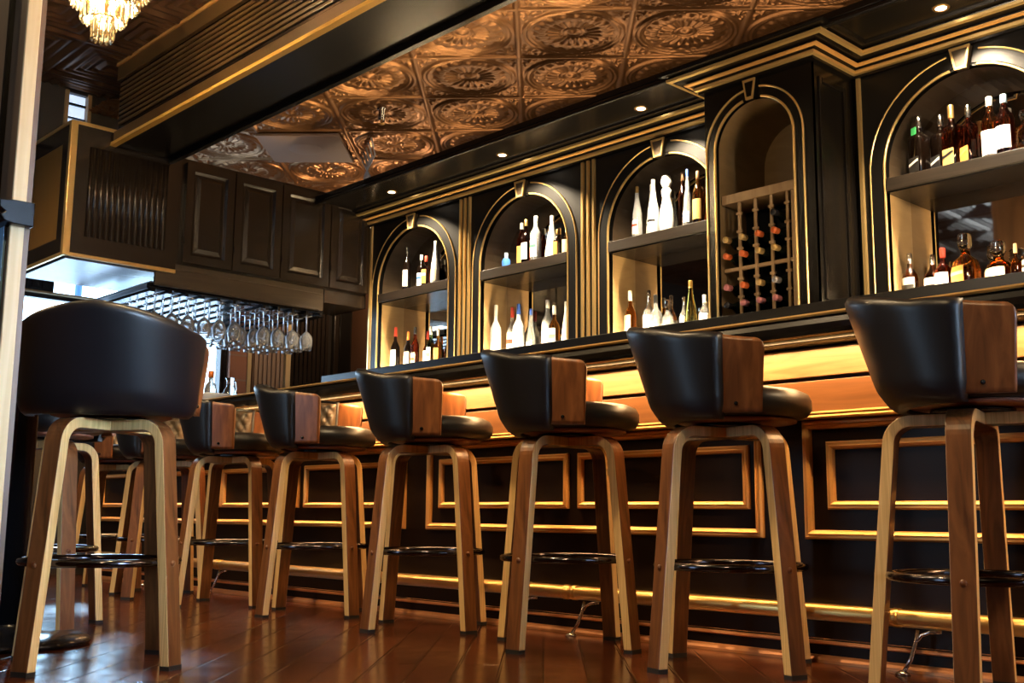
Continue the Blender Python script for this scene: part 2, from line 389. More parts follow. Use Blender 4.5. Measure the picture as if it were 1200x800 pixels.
# big beam between the two ceilings
bm_ = empty('ceiling_beam'); struct(bm_)
m = MB(); m.box(-6.38, XR, 2.68, 3.02, 2.65, ZL + 0.1); m.build('beam_core', M['lacquer'], bm_, 0.004)
m = MB()
m.box(-6.38, XR, 2.655, 2.68, 2.67, 2.735)
for k in range(9): m.box(-6.36, XR, 2.668, 2.68, 2.775 + k * 0.031, 2.795 + k * 0.031)
m.box(-6.38, XR, 2.655, 2.68, 3.06, ZL + 0.02)
m.build('fluted_face', M['beam_lit_brown'], bm_, 0.004)
m = MB(); m.xprism([(2.645, 2.648), (2.682, 2.648), (2.682, 2.672), (2.650, 2.672)], -6.40, XR); m.build('gold_edge', mat('amber gold edge', (0.88, 0.50, 0.10), 0.35, 0.25), bm_)
m = MB(); m.xprism([(2.645, ZL - 0.03), (2.68, ZL - 0.03), (2.68, ZL - 0.012), (2.645, ZL - 0.012)], -6.38, XR); m.build('top_bead', M['gold_paint'], bm_)
m = MB(); m.xprism([(3.02, 2.62), (3.05, 2.62), (3.07, 2.66), (3.07, 2.74), (3.02, 2.74)], -6.38, XR); m.build('bottom_moulding', M['lacquer'], bm_)

# near-left partition with pale gold end and rail
pt = empty('wall_partition'); struct(pt)
m = MB(); m.box(-3.6, -2.951, 0.97, 1.02, 0, ZL); m.build('partition_panel', [M['brown_panel']], pt)
m = MB(); m.box(-3.6, -2.971, 0.962, 0.97, 0.02, 1.19); m.build('lower_panel', M['daylit_panel'], pt, 0.002)
m = MB(); m.box(-2.951, -2.942, 0.968, 1.004, 0, ZL); m.build('gold_end', M['cream_gold'], pt, 0.002)
m = MB()
pr = [(0.97, 1.185), (0.945, 1.19), (0.935, 1.205), (0.945, 1.215), (0.93, 1.225), (0.93, 1.245), (0.97, 1.25), (1.02, 1.25), (1.02, 1.185)]
m.xprism(pr, -3.6, -2.921); m.build('partition_rail', M['black_metal'], pt, 0.003)
for k in (0,):
    m = MB(); m.box(-3.066, -3.051, 0.958, 0.97, 1.25, ZL); m.build('groove_strip', M['lacquer'], pt)

# ------------------------------------------------------------------ far end behind the cabinets
def slats(y0, y1, n, z0, z1, x, d=0.015):
    m = MB(); m.box(x, x + 0.03, y0, y1, z0, z1); w = (y1 - y0) / n
    for k in range(n): m.box(x + 0.03, x + 0.03 + d, y0 + (k + 0.18) * w, y0 + (k + 0.82) * w, z0 + 0.02, z1 - 0.02)
    return m
m = MB(); m.box(XL, XL + 0.06, 4.375, 4.53, 0, 2.6); struct(m.build('wall_brick_pier', M['brick']))
m = MB(); m.box(XL, XL + 0.07, 4.53, 4.562, 0, 2.6); struct(m.build('trim_1', M['cream_gold']))
m = slats(4.60, 4.885, 7, 0, 2.6, XL); struct(m.build('trim_2', M['grey_panel']))
m = MB(); m.box(XL, XL + 0.07, 4.885, 4.93, 0, 2.6); struct(m.build('trim_3', M['cream_gold']))
dd = empty('door_1'); struct(dd)
m = slats(4.94, 5.32, 9, 0, 2.5, XL); m.build('fluted_leaf', M['lacquer_brown'], dd)
m = MB(); m.box(XL, XL + 0.05, 5.37, 5.58, 0, 2.5); m.frame(5.37, 5.58, 0.9, 2.4, 0, [(0, 0), (0.03, 0)])
m2 = MB(); m2.box(XL, XL + 0.05, 5.37, 5.58, 0, 2.5); m2.build('side_leaf', M['lacquer_brown'], dd, 0.006)
m2 = MB(); m2.box(XL + 0.05, XL + 0.06, 5.42, 5.53, 0.9, 2.3); m2.build('leaf_panel', M['lacquer'], dd, 0.004)
m = MB(); m.box(-7.95, -6.75, YB - 0.05, YB, 0, 2.6); struct(m.build('wall_alcove', M['wall_warm']))

# ------------------------------------------------------------------ outside the far window
for k, y in enumerate((4.17, 4.31, 4.60, 4.76)):
    p = MB(); w = 0.035 if k % 2 == 0 else 0.022
    p.lathe([(w + 0.02, 0), (w + 0.02, 0.2), (w, 0.25), (w * 0.92, 3.8), (w * 0.9, 4.0)], 16, (-10.6 - 0.4 * (k % 2), y, -0.1))
    o = p.build('street_post', M['outside_post'])
    tag(o, ['dark blue street post outside the window, nearest the wall cabinet corner', 'thin blue street post outside the window beside the widest gap', 'dark blue street post seen through the middle of the far window', 'thin blue street post outside at the brick pier end of the window'][k], 'post', 'street posts outside')
m = MB(); m.box(-30, XL - 0.2, -12, 25, -0.25, -0.1); o = struct(m.build('ground', M['outside_ground']))

# ------------------------------------------------------------------ bar
BX0, BX1 = -7.62, 2.2
bar = empty('bar_counter', (-2.7, 3.5, 0)); tag(bar, 'long black bar counter front with gold framed panels and amber lit apron', 'bar counter')
def bpart(m, name, matl, bevel=0, parent=None, seg=2):
    o = m.build(name, matl, None, bevel, seg); o.parent = parent or bar
    if (parent or bar) is bar: o.location = (2.7, -3.5, 0)
    return o
m = MB(); m.box(BX0, BX1, 3.20, 3.85, 0.0, 1.025); bpart(m, 'front_panel', M['bar_black'])
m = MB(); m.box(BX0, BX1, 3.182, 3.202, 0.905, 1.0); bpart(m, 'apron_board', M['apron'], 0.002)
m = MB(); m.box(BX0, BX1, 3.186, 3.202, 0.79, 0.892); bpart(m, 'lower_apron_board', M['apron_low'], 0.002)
m = MB(); m.xprism([(3.192, 0.764), (3.150, 0.764), (3.143, 0.769), (3.150, 0.775), (3.165, 0.777), (3.155, 0.782), (3.165, 0.789), (3.192, 0.789)], BX0, BX1)
bpart(m, 'ledge_moulding', M['gold'])
m = MB(); m.box(BX0, BX1, 3.184, 3.202, 0.022, 0.07); bpart(m, 'base_board', M['bar_black'], 0.002)
m = MB(); m.xprism([(3.202, 0.054), (3.180, 0.054), (3.176, 0.058), (3.178, 0.064), (3.190, 0.070), (3.202, 0.071)], BX0, BX1); bpart(m, 'base_bead', M['copper_trim'])
m = MB(); m.xprism([(3.202, 0.0), (3.166, 0.0), (3.166, 0.008), (3.170, 0.016), (3.180, 0.022), (3.202, 0.024)], BX0, BX1); bpart(m, 'base_shoe', M['copper_trim'])
FP = [(0, 0), (0.0, 0.012), (0.006, 0.020), (0.014, 0.018), (0.018, 0.022), (0.026, 0.016), (0.030, 0.006), (0.030, 0)]
FPi = [(a * 0.9, b * 0.9) for a, b in FP]
for k in range(-3, 3):
    x0 = -3.94 + k * 1.95; x1 = x0 + 1.79
    if x1 < BX0 + 0.5: continue
    if x0 < BX0 - 0.01 or x1 > BX1:
        if x1 > BX1: continue
        x0 = max(x0, BX0 + 0.08)
    m = MB(); m.frame(x0, x1, 0.38, 0.762, 3.20, FP); bpart(m, 'outer_panel_moulding', M['gold_paint'])
    for a, b in ((x0 + 0.085, x0 + 0.885), (x0 + 0.937, x0 + 1.737)):
        if a < x0: continue
        m = MB(); m.frame(a, b, 0.475, 0.692, 3.20, FPi); bpart(m, 'inner_panel_moulding', M['gold_paint'])
# worktop, a slab with bullnose nosing and gold bead
top = empty('worktop', (-2.7, 3.4, 1.0)); tag(top, 'long glossy black worktop of the bar with rounded nosing and thin gold edge line', 'worktop')
def tpart(m, name, matl, bevel=0):
    o = m.build(name, matl, None, bevel); o.parent = top; o.location = (2.7, -3.4, -1.0); return o
m = MB(); m.xprism([(3.95, 1.066), (3.95, 1.03), (3.05, 1.03), (3.03, 1.028), (2.985, 1.0), (2.97, 1.004), (2.958, 1.016), (2.952, 1.034), (2.956, 1.05), (2.964, 1.056), (2.964, 1.066)], BX0, BX1)
tpart(m, 'top_slab', M['lacquer'], 0.003)
m = MB(); m.xprism([(2.97, 1.058), (2.954, 1.058), (2.949, 1.063), (2.954, 1.069), (2.97, 1.0705)], BX0, BX1); tpart(m, 'gold_bead', M['gold'])
m = MB(); m.xprism([(3.185, 1.0255), (3.12, 1.0255), (3.12, 1.012), (3.13, 1.005), (3.185, 1.005)], BX0, BX1); tpart(m, 'support_moulding', M['lacquer'], 0.002)
led = MB(); led.box(BX0 + 0.1, BX1 - 0.1, 3.07, 3.09, 1.022, 1.0296)
o = led.build('led_strip', M['led']); tag(o, 'warm light strip fixed under the front overhang of the bar top', 'light strip')

# brass foot rail
rail = empty('foot_rail', (-2.7, 3.05, 0)); tag(rail, 'brass foot rail running along the base of the bar', 'foot rail')
def rpart(m, name, matl, parent=None, bevel=0):
    o = m.build(name, matl, None, bevel); o.parent = parent or rail
    if parent is None: o.location = (2.7, -3.05, 0)
    return o
m = MB(); m.tube([(BX0 + 0.1, 3.161, 0.156), (BX1 - 0.1, 3.161, 0.156)], 0.0262, 20); rpart(m, 'rail_tube', M['brass'])
for x in (-6.33, -5.75, -4.45, -3.27, -3.01, -1.69, -0.4, 0.8):
    m = MB(); m.lathe([(0.0255, -0.035), (0.0285, -0.033), (0.0285, -0.012), (0.027, -0.010), (0.027, 0.010), (0.0285, 0.012), (0.0285, 0.033), (0.0255, 0.035)], 20)
    o = m.build('rail_collar', M['brass'], rail); o.rotation_euler = (0, PI / 2, 0); o.location = (x + 2.7, 0.111, 0.156)
for x in (-6.55, -5.72, -3.26, -2.93, -1.60, -0.35):
    m = MB()
    m.tube([(x, 3.150, 0.126), (x - 0.003, 3.140, 0.09), (x - 0.012, 3.125, 0.045), (x - 0.03, 3.112, 0.008)], 0.0062, 10)
    m.tube([(x, 3.142, 0.095), (x + 0.012, 3.146, 0.112), (x + 0.035, 3.152, 0.122), (x + 0.07, 3.155, 0.126)], 0.0055, 10)
    br = rpart(m, 'rail_bracket', M['chrome'])
    br_off = 2.7
    m = MB(); m.lathe([(0.022, 0), (0.022, 0.004), (0.012, 0.010), (0.008, 0.012)], 16); o = m.build('floor_flange', M['chrome'], br); o.location = (x - 0.032, 3.110, 0)

# ------------------------------------------------------------------ back bar
YW = 4.60; ZB = 1.38; ZT = 2.54; ZSP = 2.022; RI, RO = 0.385, 0.455; YN = 4.83
ARCH = [-5.885, -4.795, -3.70, -2.003]
NM = ['arch bay next to the wall cabinets', 'second arch bay from the wall cabinets', 'arch bay directly beside the wine rack', 'arch bay beyond the wine rack cabinet']
def arch_face(m, x0, x1, z0, z1, cx, r, zs, y, n=28, thick=0.03, mi=0):
    """flat panel with a round-headed opening"""
    arc = [(cx + r * cos(PI - PI * i / n), zs + r * sin(PI * i / n)) for i in range(n + 1)]
    for yy, fl in ((y, 0), (y + thick, 1)):
        q = lambda a: (a[0], yy, a[1])
        vs = [q((x0, z0)), q((cx - r, z0)), q((cx - r, zs)), q((x0, zs)), q((cx + r, z0)), q((x1, z0)), q((x1, zs)), q((cx + r, zs)), q((x0, z1)), q((x1, z1))]
        fs = [(0, 1, 2, 3), (4, 5, 6, 7)]
        m.add(vs, fs if not fl else [f[::-1] for f in fs], mi)
        vs = []; fs = []
        for a in arc: vs += [q(a), q((x0 + (x1 - x0) * (a[0] - cx + r) / (2 * r), z1))]
        vs += [q((x0, zs)), q((x1, zs))]
        for i in range(n): fs.append((2 * i, 2 * i + 2, 2 * i + 3, 2 * i + 1))
        e = 2 * (n + 1); fs += [(e, 0, 1), (2 * n, e + 1, 2 * n + 1)]
        m.add(vs, fs if not fl else [f[::-1] for f in fs], mi)
def arch_path(cx, r, zs, z0, n=28):
    return [(cx - r, z0)] + [(cx + r * cos(PI - PI * i / n), zs + r * sin(PI * i / n)) for i in range(n + 1)] + [(cx + r, z0)]
def arch_strip(m, cx, r, zs, z0, y, prof, gap=None, mi=0, n=40):
    """trim following the arch; prof: (outward, projection). gap: half width left free at the crown for the keystone"""
    rows = []; P = arch_path(cx, r, zs, z0, n)
    def row(p):
        x, z = p
        d = (x - cx, z - zs) if z > zs else ((1 if x > cx else -1), 0)
        l = math.hypot(*d); d = (d[0] / l, d[1] / l)
        return [(x + d[0] * a, y - b, z + d[1] * a) for a, b in prof]
    if gap:
        left = [p for p in P if p[0] < cx - gap]; right = [p for p in P if p[0] > cx + gap]
        for seg in (left, right): m.sweep(prof, [row(p) for p in seg], False, mi)
    else: m.sweep(prof, [row(p) for p in P], False, mi)
GP = [(0, 0), (0, 0.008), (0.003, 0.011), (0.008, 0.011), (0.011, 0.008), (0.011, 0)]
def intrados(m, cx, r, zs, z0, y0, y1, mi=0, n=28):
    P = arch_path(cx, r, zs, z0, n); vs = []
    for x, z in P: vs += [(x, y0, z), (x, y1, z)]
    m.add(vs, [(2 * i, 2 * i + 1, 2 * i + 3, 2 * i + 2) for i in range(len(P) - 1)], mi, False)
def arch_plate(m, cx, r, zs, z0, y, n=28, mi=0):
    P = arch_path(cx, r, zs, z0, n); m.add([(x, y, z) for x, z in P], [tuple(range(len(P)))], mi)

edges = [(-6.38, -5.34), (-5.34, -4.245), (-4.245, -3.136), (-2.538, -1.45)]
for k, cx in enumerate(ARCH):
    e = empty('arched_back_bar_bay', (cx, YW, ZB)); tag(e, 'black lacquered ' + NM[k] + ', gold arch trim', 'back bar bay', 'arched bays of the back bar')
    def P_(m, name, matl, bevel=0, fixn=False):
        o = m.build(name, matl, None, bevel, fixn=fixn); o.parent = e; o.location = (-cx, -YW, -ZB); return o
    x0, x1 = edges[k]
    m = MB(); arch_face(m, x0, x1, 1.376, ZT, cx, RI, ZSP, YW); P_(m, 'face_panel', M['lacquer_face'])
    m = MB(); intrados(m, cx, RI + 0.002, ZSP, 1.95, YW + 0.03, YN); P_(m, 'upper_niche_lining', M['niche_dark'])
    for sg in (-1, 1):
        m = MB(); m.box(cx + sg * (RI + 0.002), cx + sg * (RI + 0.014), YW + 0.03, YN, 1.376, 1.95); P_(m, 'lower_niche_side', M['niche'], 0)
    m = MB(); m.box(cx - RI - 0.04, cx + RI + 0.04, YN, YN + 0.01, 1.376, ZT - 0.02); P_(m, 'mirror_back', M['mirror'])
    m = MB(); arch_strip(m, cx, RI, ZSP, 1.376, YW, GP, 0.05); P_(m, 'inner_arch_trim', M['gold'])
    m = MB(); arch_strip(m, cx, RO, ZSP, 1.376, YW, [(a * 0.8, b * 0.9) for a, b in GP], 0.055); P_(m, 'outer_arch_trim', M['gold'])
    m = MB(); arch_strip(m, cx, RI + 0.014, ZSP, 1.376, YW, [(0, 0), (0, 0.006), (RO - RI - 0.014, 0.006), (RO - RI - 0.014, 0)]); P_(m, 'archivolt', M['lacquer_face'])
    m = MB(); za, zb = 2.395, 2.495
    ks = [(-0.026, za), (0.026, za), (0.046, zb), (-0.046, zb)]
    m.add([(cx + a, YW - 0.03, z) for a, z in ks] + [(cx + a, YW, z) for a, z in ks], [(0, 1, 2, 3), (4, 7, 6, 5), (0, 4, 5, 1), (1, 5, 6, 2), (2, 6, 7, 3), (3, 7, 4, 0)])
    kst = P_(m, 'keystone', M['valance'], 0.002)
    m = MB(); rows = [[(cx + a * q, YW - 0.03 - d, (z - 2.445) * q + 2.445) for q, d in ((1.02, -0.004), (1.02, 0.006), (0.80, 0.006), (0.80, -0.004))] for a, z in ks]
    m.sweep([0] * 4, rows, True); ko = m.build('keystone_border', M['gold'], kst)
    m = MB(); m.box(cx - RI + 0.003, cx + RI - 0.003, YW - 0.012, YN - 0.001, 1.925, 1.985); P_(m, 'shelf', M['shelf'], 0.003)
    m = MB(); m.box(cx - RI + 0.004, cx + RI - 0.004, YW - 0.004, YN - 0.001, 1.9165, 1.9245); P_(m, 'shelf_shade_sheet', M['lacquer'])  # black sheet added under the shelf to stand for the shade there
    m = MB(); m.box(cx - RI + 0.02, cx + RI - 0.02, YW + 0.002, YW + 0.014, 1.3765, 1.384); P_(m, 'light_strip', M['led'])

# pilasters (bundles of three gold fillets)
for k, (xc, n, dx) in enumerate(((-6.366, 1, 0), (-5.335, 3, 0.044), (-4.24, 3, 0.044), (-2.505, 1, 0))):
    e = empty('pilaster', (xc, YW - 0.0006, ZB)); 
    tag(e, ['single gold fillet pilaster where the wall cabinets meet the first arch', 'triple gold fillet pilaster between first and second arches from the cabinets', 'triple gold fillet pilaster between second and third arches from the cabinets', 'single gold fillet in the corner beside the projecting wine rack'][k], 'pilaster', 'gold pilasters of the back bar')
    for i in range(n):
        x = (i - (n - 1) / 2) * dx; w = 0.011
        m = MB(); m.add([(x - w, 0, z) for z in (-0.003, ZT - ZB)] + [(x - w * 0.7, -0.014, z) for z in (-0.003, ZT - ZB)] + [(x + w * 0.7, -0.014, z) for z in (-0.003, ZT - ZB)] + [(x + w, 0, z) for z in (-0.003, ZT - ZB)],
                        [(0, 2, 3, 1), (2, 4, 5, 3), (4, 6, 7, 5)]); m.build('gold_fillet', M['gold'], e)

# cornice following the projecting wine rack cabinet
YR = 4.24; RX0, RX1 = -3.136, -2.538
def plan(d): return [(-6.42, YW - d), (RX0 - d, YW - d), (RX0 - d, YR - d), (RX1 + d, YR - d), (RX1 + d, YW - d), (1.6, YW - d)]
cor = empty('cornice', (-4, YW, ZT)); tag(cor, 'black stepped cornice with three gold lines along the back bar top', 'cornice')
def cpart(prof, name, matl):
    m = MB(); rows = [[(p[0] + 4, p[1] - YW, z - ZT) for p, z in ((plan(d)[i], z) for d, z in prof)] for i in range(6)]
    m.sweep(prof, rows, False); return m.build(name, matl, cor, fixn=True)
cpart([(-0.03, 2.50), (0.02, 2.50), (0.022, 2.535), (0.055, 2.545), (0.062, 2.56), (0.115, 2.562), (0.122, 2.585), (0.16, 2.588), (0.165, 2.60), (-0.03, 2.60)], 'cornice_body', M['lacquer'])
cpart([(0.018, 2.512), (0.036, 2.516), (0.038, 2.530), (0.030, 2.537), (0.018, 2.537)], 'lower_gold_line', M['gold'])
cpart([(0.05, 2.540), (0.070, 2.543), (0.071, 2.549), (0.05, 2.552)], 'middle_gold_line', M['gold_paint'])
cpart([(0.11, 2.560), (0.131, 2.562), (0.133, 2.575), (0.11, 2.578)], 'upper_gold_line', M['gold'])
m = MB(); m.box(-6.42 + 4, 1.6 + 4, 4.12 - YW, 5.3 - YW, 2.60 - ZT, 2.635 - ZT); m.build('soffit_board', M['lacquer'], cor, 0.004)
m = MB(); m.box(-6.42 + 4, 1.6 + 4, 4.12 - YW, 4.15 - YW, 2.575 - ZT, 2.60 - ZT); m.build('soffit_lip', M['lacquer'], cor, 0.008, 3)

DLX = (-5.83, -4.73, -3.64, -1.98)
for k, x in enumerate(DLX):
    e = empty('downlight', (x, 4.36, 2.60)); tag(e, 'small round soffit downlight above the ' + NM[k].split(',')[0], 'downlight', 'soffit downlights')
    m = MB(); m.lathe([(0.022, -0.001), (0.024, -0.004), (0.034, -0.005), (0.037, 0.0), (0.022, 0.0)], 24, cap=False); m.build('bezel', M['brass'], e)
    m = MB(); m.lathe([(0.0, -0.003), (0.023, -0.003), (0.023, -0.0005)], 20, cap=False); m.build('lens', M['lamp'], e)

# wine rack cabinet
wr = empty('wine_rack_cabinet', (-2.837, YR, ZB)); tag(wr, 'projecting black arched wine rack cabinet between the third and fourth arches', 'wine rack')
wcx = -2.857; wri, wro, wzs = 0.2135, 0.2635, 2.19
def W_(m, name, matl, bevel=0, parent=None, fixn=False):
    o = m.build(name, matl, None, bevel, fixn=fixn); o.parent = parent or wr; o.location = (2.837, -YR, -ZB); return o
m = MB(); arch_face(m, RX0, RX1, 1.376, ZT, wcx, wri, wzs, YR, thick=0.02); W_(m, 'face_panel', M['lacquer'])
m = MB(); m.box(RX1 - 0.02, RX1, YR + 0.02, YW - 0.001, 1.376, ZT); W_(m, 'side_panel', M['lacquer'])
m = MB(); m.box(RX1, RX1 + 0.008, YR + 0.05, YR + 0.075, 1.40, 2.44); m.box(RX1, RX1 + 0.008, YW - 0.10, YW - 0.075, 1.40, 2.44); m.box(RX1, RX1 + 0.008, YR + 0.075, YW - 0.10, 2.415, 2.44)
W_(m, 'side_moulding', M['lacquer'], 0.004)
m = MB(); m.box(RX0, RX0 + 0.02, YR + 0.02, YW - 0.001, 1.376, ZT); W_(m, 'side_panel', M['lacquer'])
m = MB(); intrados(m, wcx, wri + 0.002, wzs, 1.376, YR + 0.02, YW + 0.05); W_(m, 'niche_lining', M['rack_lining'])
m = MB(); arch_plate(m, wcx, wri + 0.01, wzs, 1.376, YW + 0.05); W_(m, 'niche_back', M['rack_lining'])
m = MB(); arch_strip(m, wcx, wri, wzs, 1.376, YR, GP, 0.035); W_(m, 'inner_arch_trim', M['gold'])
m = MB(); arch_strip(m, wcx, wro, wzs, 1.376, YR, [(a * 0.8, b * 0.9) for a, b in GP], 0.04); W_(m, 'outer_arch_trim', M['gold'])
ks = [(-0.018, 2.395), (0.018, 2.395), (0.034, 2.492), (-0.034, 2.492)]; m = MB()
m.add([(wcx + a, YR - 0.025, z) for a, z in ks] + [(wcx + a, YR, z) for a, z in ks], [(0, 1, 2, 3), (4, 7, 6, 5), (0, 4, 5, 1), (1, 5, 6, 2), (2, 6, 7, 3), (3, 7, 4, 0)])
kst = W_(m, 'keystone', M['lacquer'], 0.002)
m = MB(); rows = [[(wcx + a * q, YR - 0.025 - d, (z - 2.445) * q + 2.445) for q, d in ((1.02, -0.004), (1.02, 0.006), (0.78, 0.006), (0.78, -0.004))] for a, z in ks]
m.sweep([0] * 4, rows, True); m.build('keystone_border', M['gold'], kst)
yl = YR + 0.03
m = MB(); m.box(wcx - wri + 0.004, wcx + wri - 0.004, yl, yl + 0.22, 1.93, 1.975); W_(m, 'rack_top_board', M['tan_wood'], 0.002)
m = MB(); m.box(wcx - wri + 0.004, wcx + wri - 0.004, yl + 0.2, yl + 0.205, 1.377, 1.93); W_(m, 'rack_back_board', mat('matt black board', (0.004, 0.004, 0.004), 0.8, **{'Specular IOR Level': 0.1}))
m = MB(); m.box(wcx + wri - 0.045, wcx + wri - 0.004, yl + 0.005, yl + 0.05, 1.377, 1.93); W_(m, 'rack_side_board', M['tan_wood'], 0.002)
m = MB(); m.box(wcx - wri + 0.004, wcx + wri - 0.045, yl + 0.012, yl + 0.03, 1.600, 1.616); W_(m, 'rack_cross_bar', M['tan_wood'])
SX = [wcx - 0.118, wcx - 0.028, wcx + 0.060, wcx + 0.146]
RZ = (1.43, 1.515, 1.665, 1.745, 1.83)
for x in SX:
    m = MB(); m.box(x - 0.007, x + 0.007, yl + 0.008, yl + 0.020, 1.377, 1.93)
    for z in (1.472, 1.558, 1.705, 1.787, 1.875): m.box(x - 0.0145, x + 0.0145, yl + 0.005, yl + 0.019, z - 0.006, z + 0.006)
    W_(m, 'rack_upright', M['tan_wood'], 0.0015)
# wine bottles lying in the rack, necks to the front
M['wine_glass'] = mat('dark green bottle glass', (0.006, 0.009, 0.006), 0.12)
caps = [mat('pink capsule', (0.45, 0.16, 0.17), 0.35, 0.2), mat('orange capsule', (0.62, 0.13, 0.03), 0.35, 0.2), mat('gold capsule', (0.62, 0.42, 0.16), 0.3, 0.6), mat('black capsule', (0.02, 0.02, 0.025), 0.25, 0.3), mat('silver capsule', (0.55, 0.52, 0.5), 0.3, 0.8)]
capn = ['pink', 'orange', 'gold', 'black', 'silver']
pat = {1.83: [None, None, None, 3], 1.745: [2, 2, 1, 1], 1.665: [1, 1, 2, 2], 1.515: [0, 1, 2, 4], 1.43: [3, 0, 0, 0]}
bays = [wcx - 0.164, wcx - 0.073, wcx + 0.016, wcx + 0.103]
rowname = {1.83: 'top', 1.745: 'second', 1.665: 'third', 1.515: 'fourth', 1.43: 'lowest'}
bayname = ['first', 'second', 'third', 'fourth', 'fifth']
proto_w = None
for z in RZ:
    for b, ci in enumerate(pat[z]):
        if ci is None: continue
        e = empty('wine_bottle', (bays[b], yl + 0.014, z)); e.rotation_euler = (PI / 2, 0, 0)
        tag(e, 'wine bottle with %s capsule lying in %s row, %s bay from the arches side' % (capn[ci], rowname[z], bayname[b]), 'wine bottle', 'wine bottles in the rack')
        if proto_w is None:
            m = MB(); m.lathe([(0.0, -0.182), (0.031, -0.182), (0.033, -0.178), (0.033, -0.042), (0.027, -0.026), (0.0145, 0.002), (0.0135, 0.03)], 18, cap=False); bw = m.build('glass_body', M['wine_glass'], e)
            m = MB(); m.lathe([(0.0142, 0.02), (0.0146, 0.03), (0.0146, 0.045), (0.0155, 0.047), (0.0155, 0.056), (0.013, 0.059), (0, 0.059)], 18, cap=False); cw = m.build('capsule', caps[0], e); proto_w = (bw, cw)
        else:
            a = proto_w[0].copy(); COL.objects.link(a); a.parent = e
            a = proto_w[1].copy(); COL.objects.link(a); a.parent = e
        cap_o = [c for c in e.children if c.name.startswith('capsule')][0]
        cap_o.material_slots[0].link = 'OBJECT'; cap_o.material_slots[0].material = caps[ci]

# back counter under the niches
m = MB(); m.box(-6.36, 1.4, 4.20, 4.84, 1.325, 1.375); bc = m.build('back_counter', M['lacquer_face'], None, 0.004); tag(bc, 'black back counter below the arches carrying the lower bottles', 'counter')
m = MB(); m.box(-6.36, 1.4, 4.26, 4.84, 0.0, 1.325); bc2 = m.build('back_bar_base', M['lacquer_brown'], None, 0.004); tag(bc2, 'dark cabinet base of the back bar behind the counter', 'cabinet')
m = MB(); m.box(-1.45, 1.4, YW, YW + 0.03, 1.376, ZT); o = m.build('wall_back_panel', M['lacquer']); struct(o)

# ------------------------------------------------------------------ bottles
def lab(name, c, r=0.5): return mat(name, c, r)
LB = {'white': lab('white label', (0.80, 0.77, 0.70)), 'cream': lab('cream label', (0.72, 0.58, 0.36)), 'gold': lab('gold label', (0.55, 0.36, 0.12), 0.35), 'orange': lab('orange label', (0.70, 0.27, 0.06)), 'black': lab('black label', (0.015, 0.014, 0.014), 0.4), 'red': lab('red label', (0.5, 0.04, 0.02)), 'blue': lab('blue label', (0.03, 0.12, 0.4)), 'green': lab('green tag', (0.05, 0.4, 0.12))}
CP = {'silver': M['chrome'], 'gold': M['brass'], 'white': lab('white cap', (0.8, 0.77, 0.7), 0.35), 'black': lab('black cap', (0.015, 0.015, 0.015), 0.3), 'red': lab('red cap', (0.5, 0.05, 0.03), 0.35), 'orange': lab('orange cap', (0.75, 0.2, 0.03), 0.4), 'blue': lab('blue cap', (0.04, 0.10, 0.40), 0.3), 'paleblue': lab('pale blue cap', (0.35, 0.5, 0.65), 0.35), 'cork': lab('cork', (0.5, 0.32, 0.16), 0.7), 'crystal': M['glass'], 'brown': lab('brown cap', (0.15, 0.07, 0.03), 0.4)}
GL = {'clear': mat('clear bottle', (0.93, 0.95, 0.94), 0.06, **{'Transmission Weight': 0.78, 'IOR': 1.45}), 'frost': mat('frosted bottle', (0.88, 0.90, 0.90), 0.42, **{'Transmission Weight': 0.45, 'IOR': 1.4}), 'amber': glassmat('amber spirit', (0.80, 0.30, 0.05)), 'deep': glassmat('deep amber spirit', (0.42, 0.10, 0.02)), 'dark': mat('dark bottle', (0.003, 0.0016, 0.001), 0.12, **{'Specular IOR Level': 0.3}), 'red': glassmat('red brown spirit', (0.45, 0.08, 0.03)), 'yellow': glassmat('yellow spirit', (0.92, 0.68, 0.16)), 'green': glassmat('green bottle', (0.25, 0.42, 0.12)), 'white': M['white'], 'blue': mat('blue bottle', (0.05, 0.16, 0.5), 0.15)}
GN = {'clear': 'clear', 'frost': 'frosted', 'amber': 'amber', 'deep': 'deep amber', 'dark': 'dark', 'red': 'red-brown', 'yellow': 'yellow-gold', 'green': 'green', 'blue': 'small blue', 'white': 'white ceramic'}
SHAPES = {
 'round':  (2.0, [(0.9, 0), (1, 0.02), (1, 0.55), (0.93, 0.62), (0.6, 0.69), (0.36, 0.74), (0.32, 0.80), (0.31, 0.90)], 0.12, 0.56, 0.88),
 'square': (6.0, [(0.88, 0), (0.94, 0.015), (0.94, 0.60), (0.88, 0.655), (0.5, 0.70), (0.36, 0.74), (0.34, 0.88)], 0.06, 0.30, 0.85),
 'tall':   (2.0, [(0.92, 0), (1, 0.02), (1, 0.60), (0.9, 0.66), (0.5, 0.74), (0.36, 0.80), (0.33, 0.92)], 0.12, 0.48, 0.90),
 'conic':  (2.0, [(0.95, 0), (1, 0.02), (0.96, 0.25), (0.72, 0.52), (0.42, 0.72), (0.30, 0.82), (0.28, 0.93)], 0.10, 0.28, 0.92),
 'spire':  (2.0, [(0.9, 0), (1, 0.02), (0.95, 0.30), (0.85, 0.48), (0.55, 0.66), (0.36, 0.84), (0.30, 0.93)], 0.10, 0.36, 0.92),
 'squat':  (3.2, [(0.85, 0), (1, 0.03), (1, 0.45), (0.85, 0.60), (0.42, 0.68), (0.36, 0.76)], 0.24, 0.52, 0.74),
 'flask':  (2.6, [(0.95, 0), (1, 0.02), (1, 0.50), (0.8, 0.62), (0.45, 0.68), (0.40, 0.74)], 0.26, 0.54, 0.72),
 'bell':   (2.0, [(0.82, 0), (0.88, 0.02), (0.95, 0.18), (0.80, 0.40), (0.55, 0.55), (0.50, 0.62), (0.62, 0.68), (0.62, 0.74), (0.40, 0.78)], 0.1, 0.3, 0.78)}
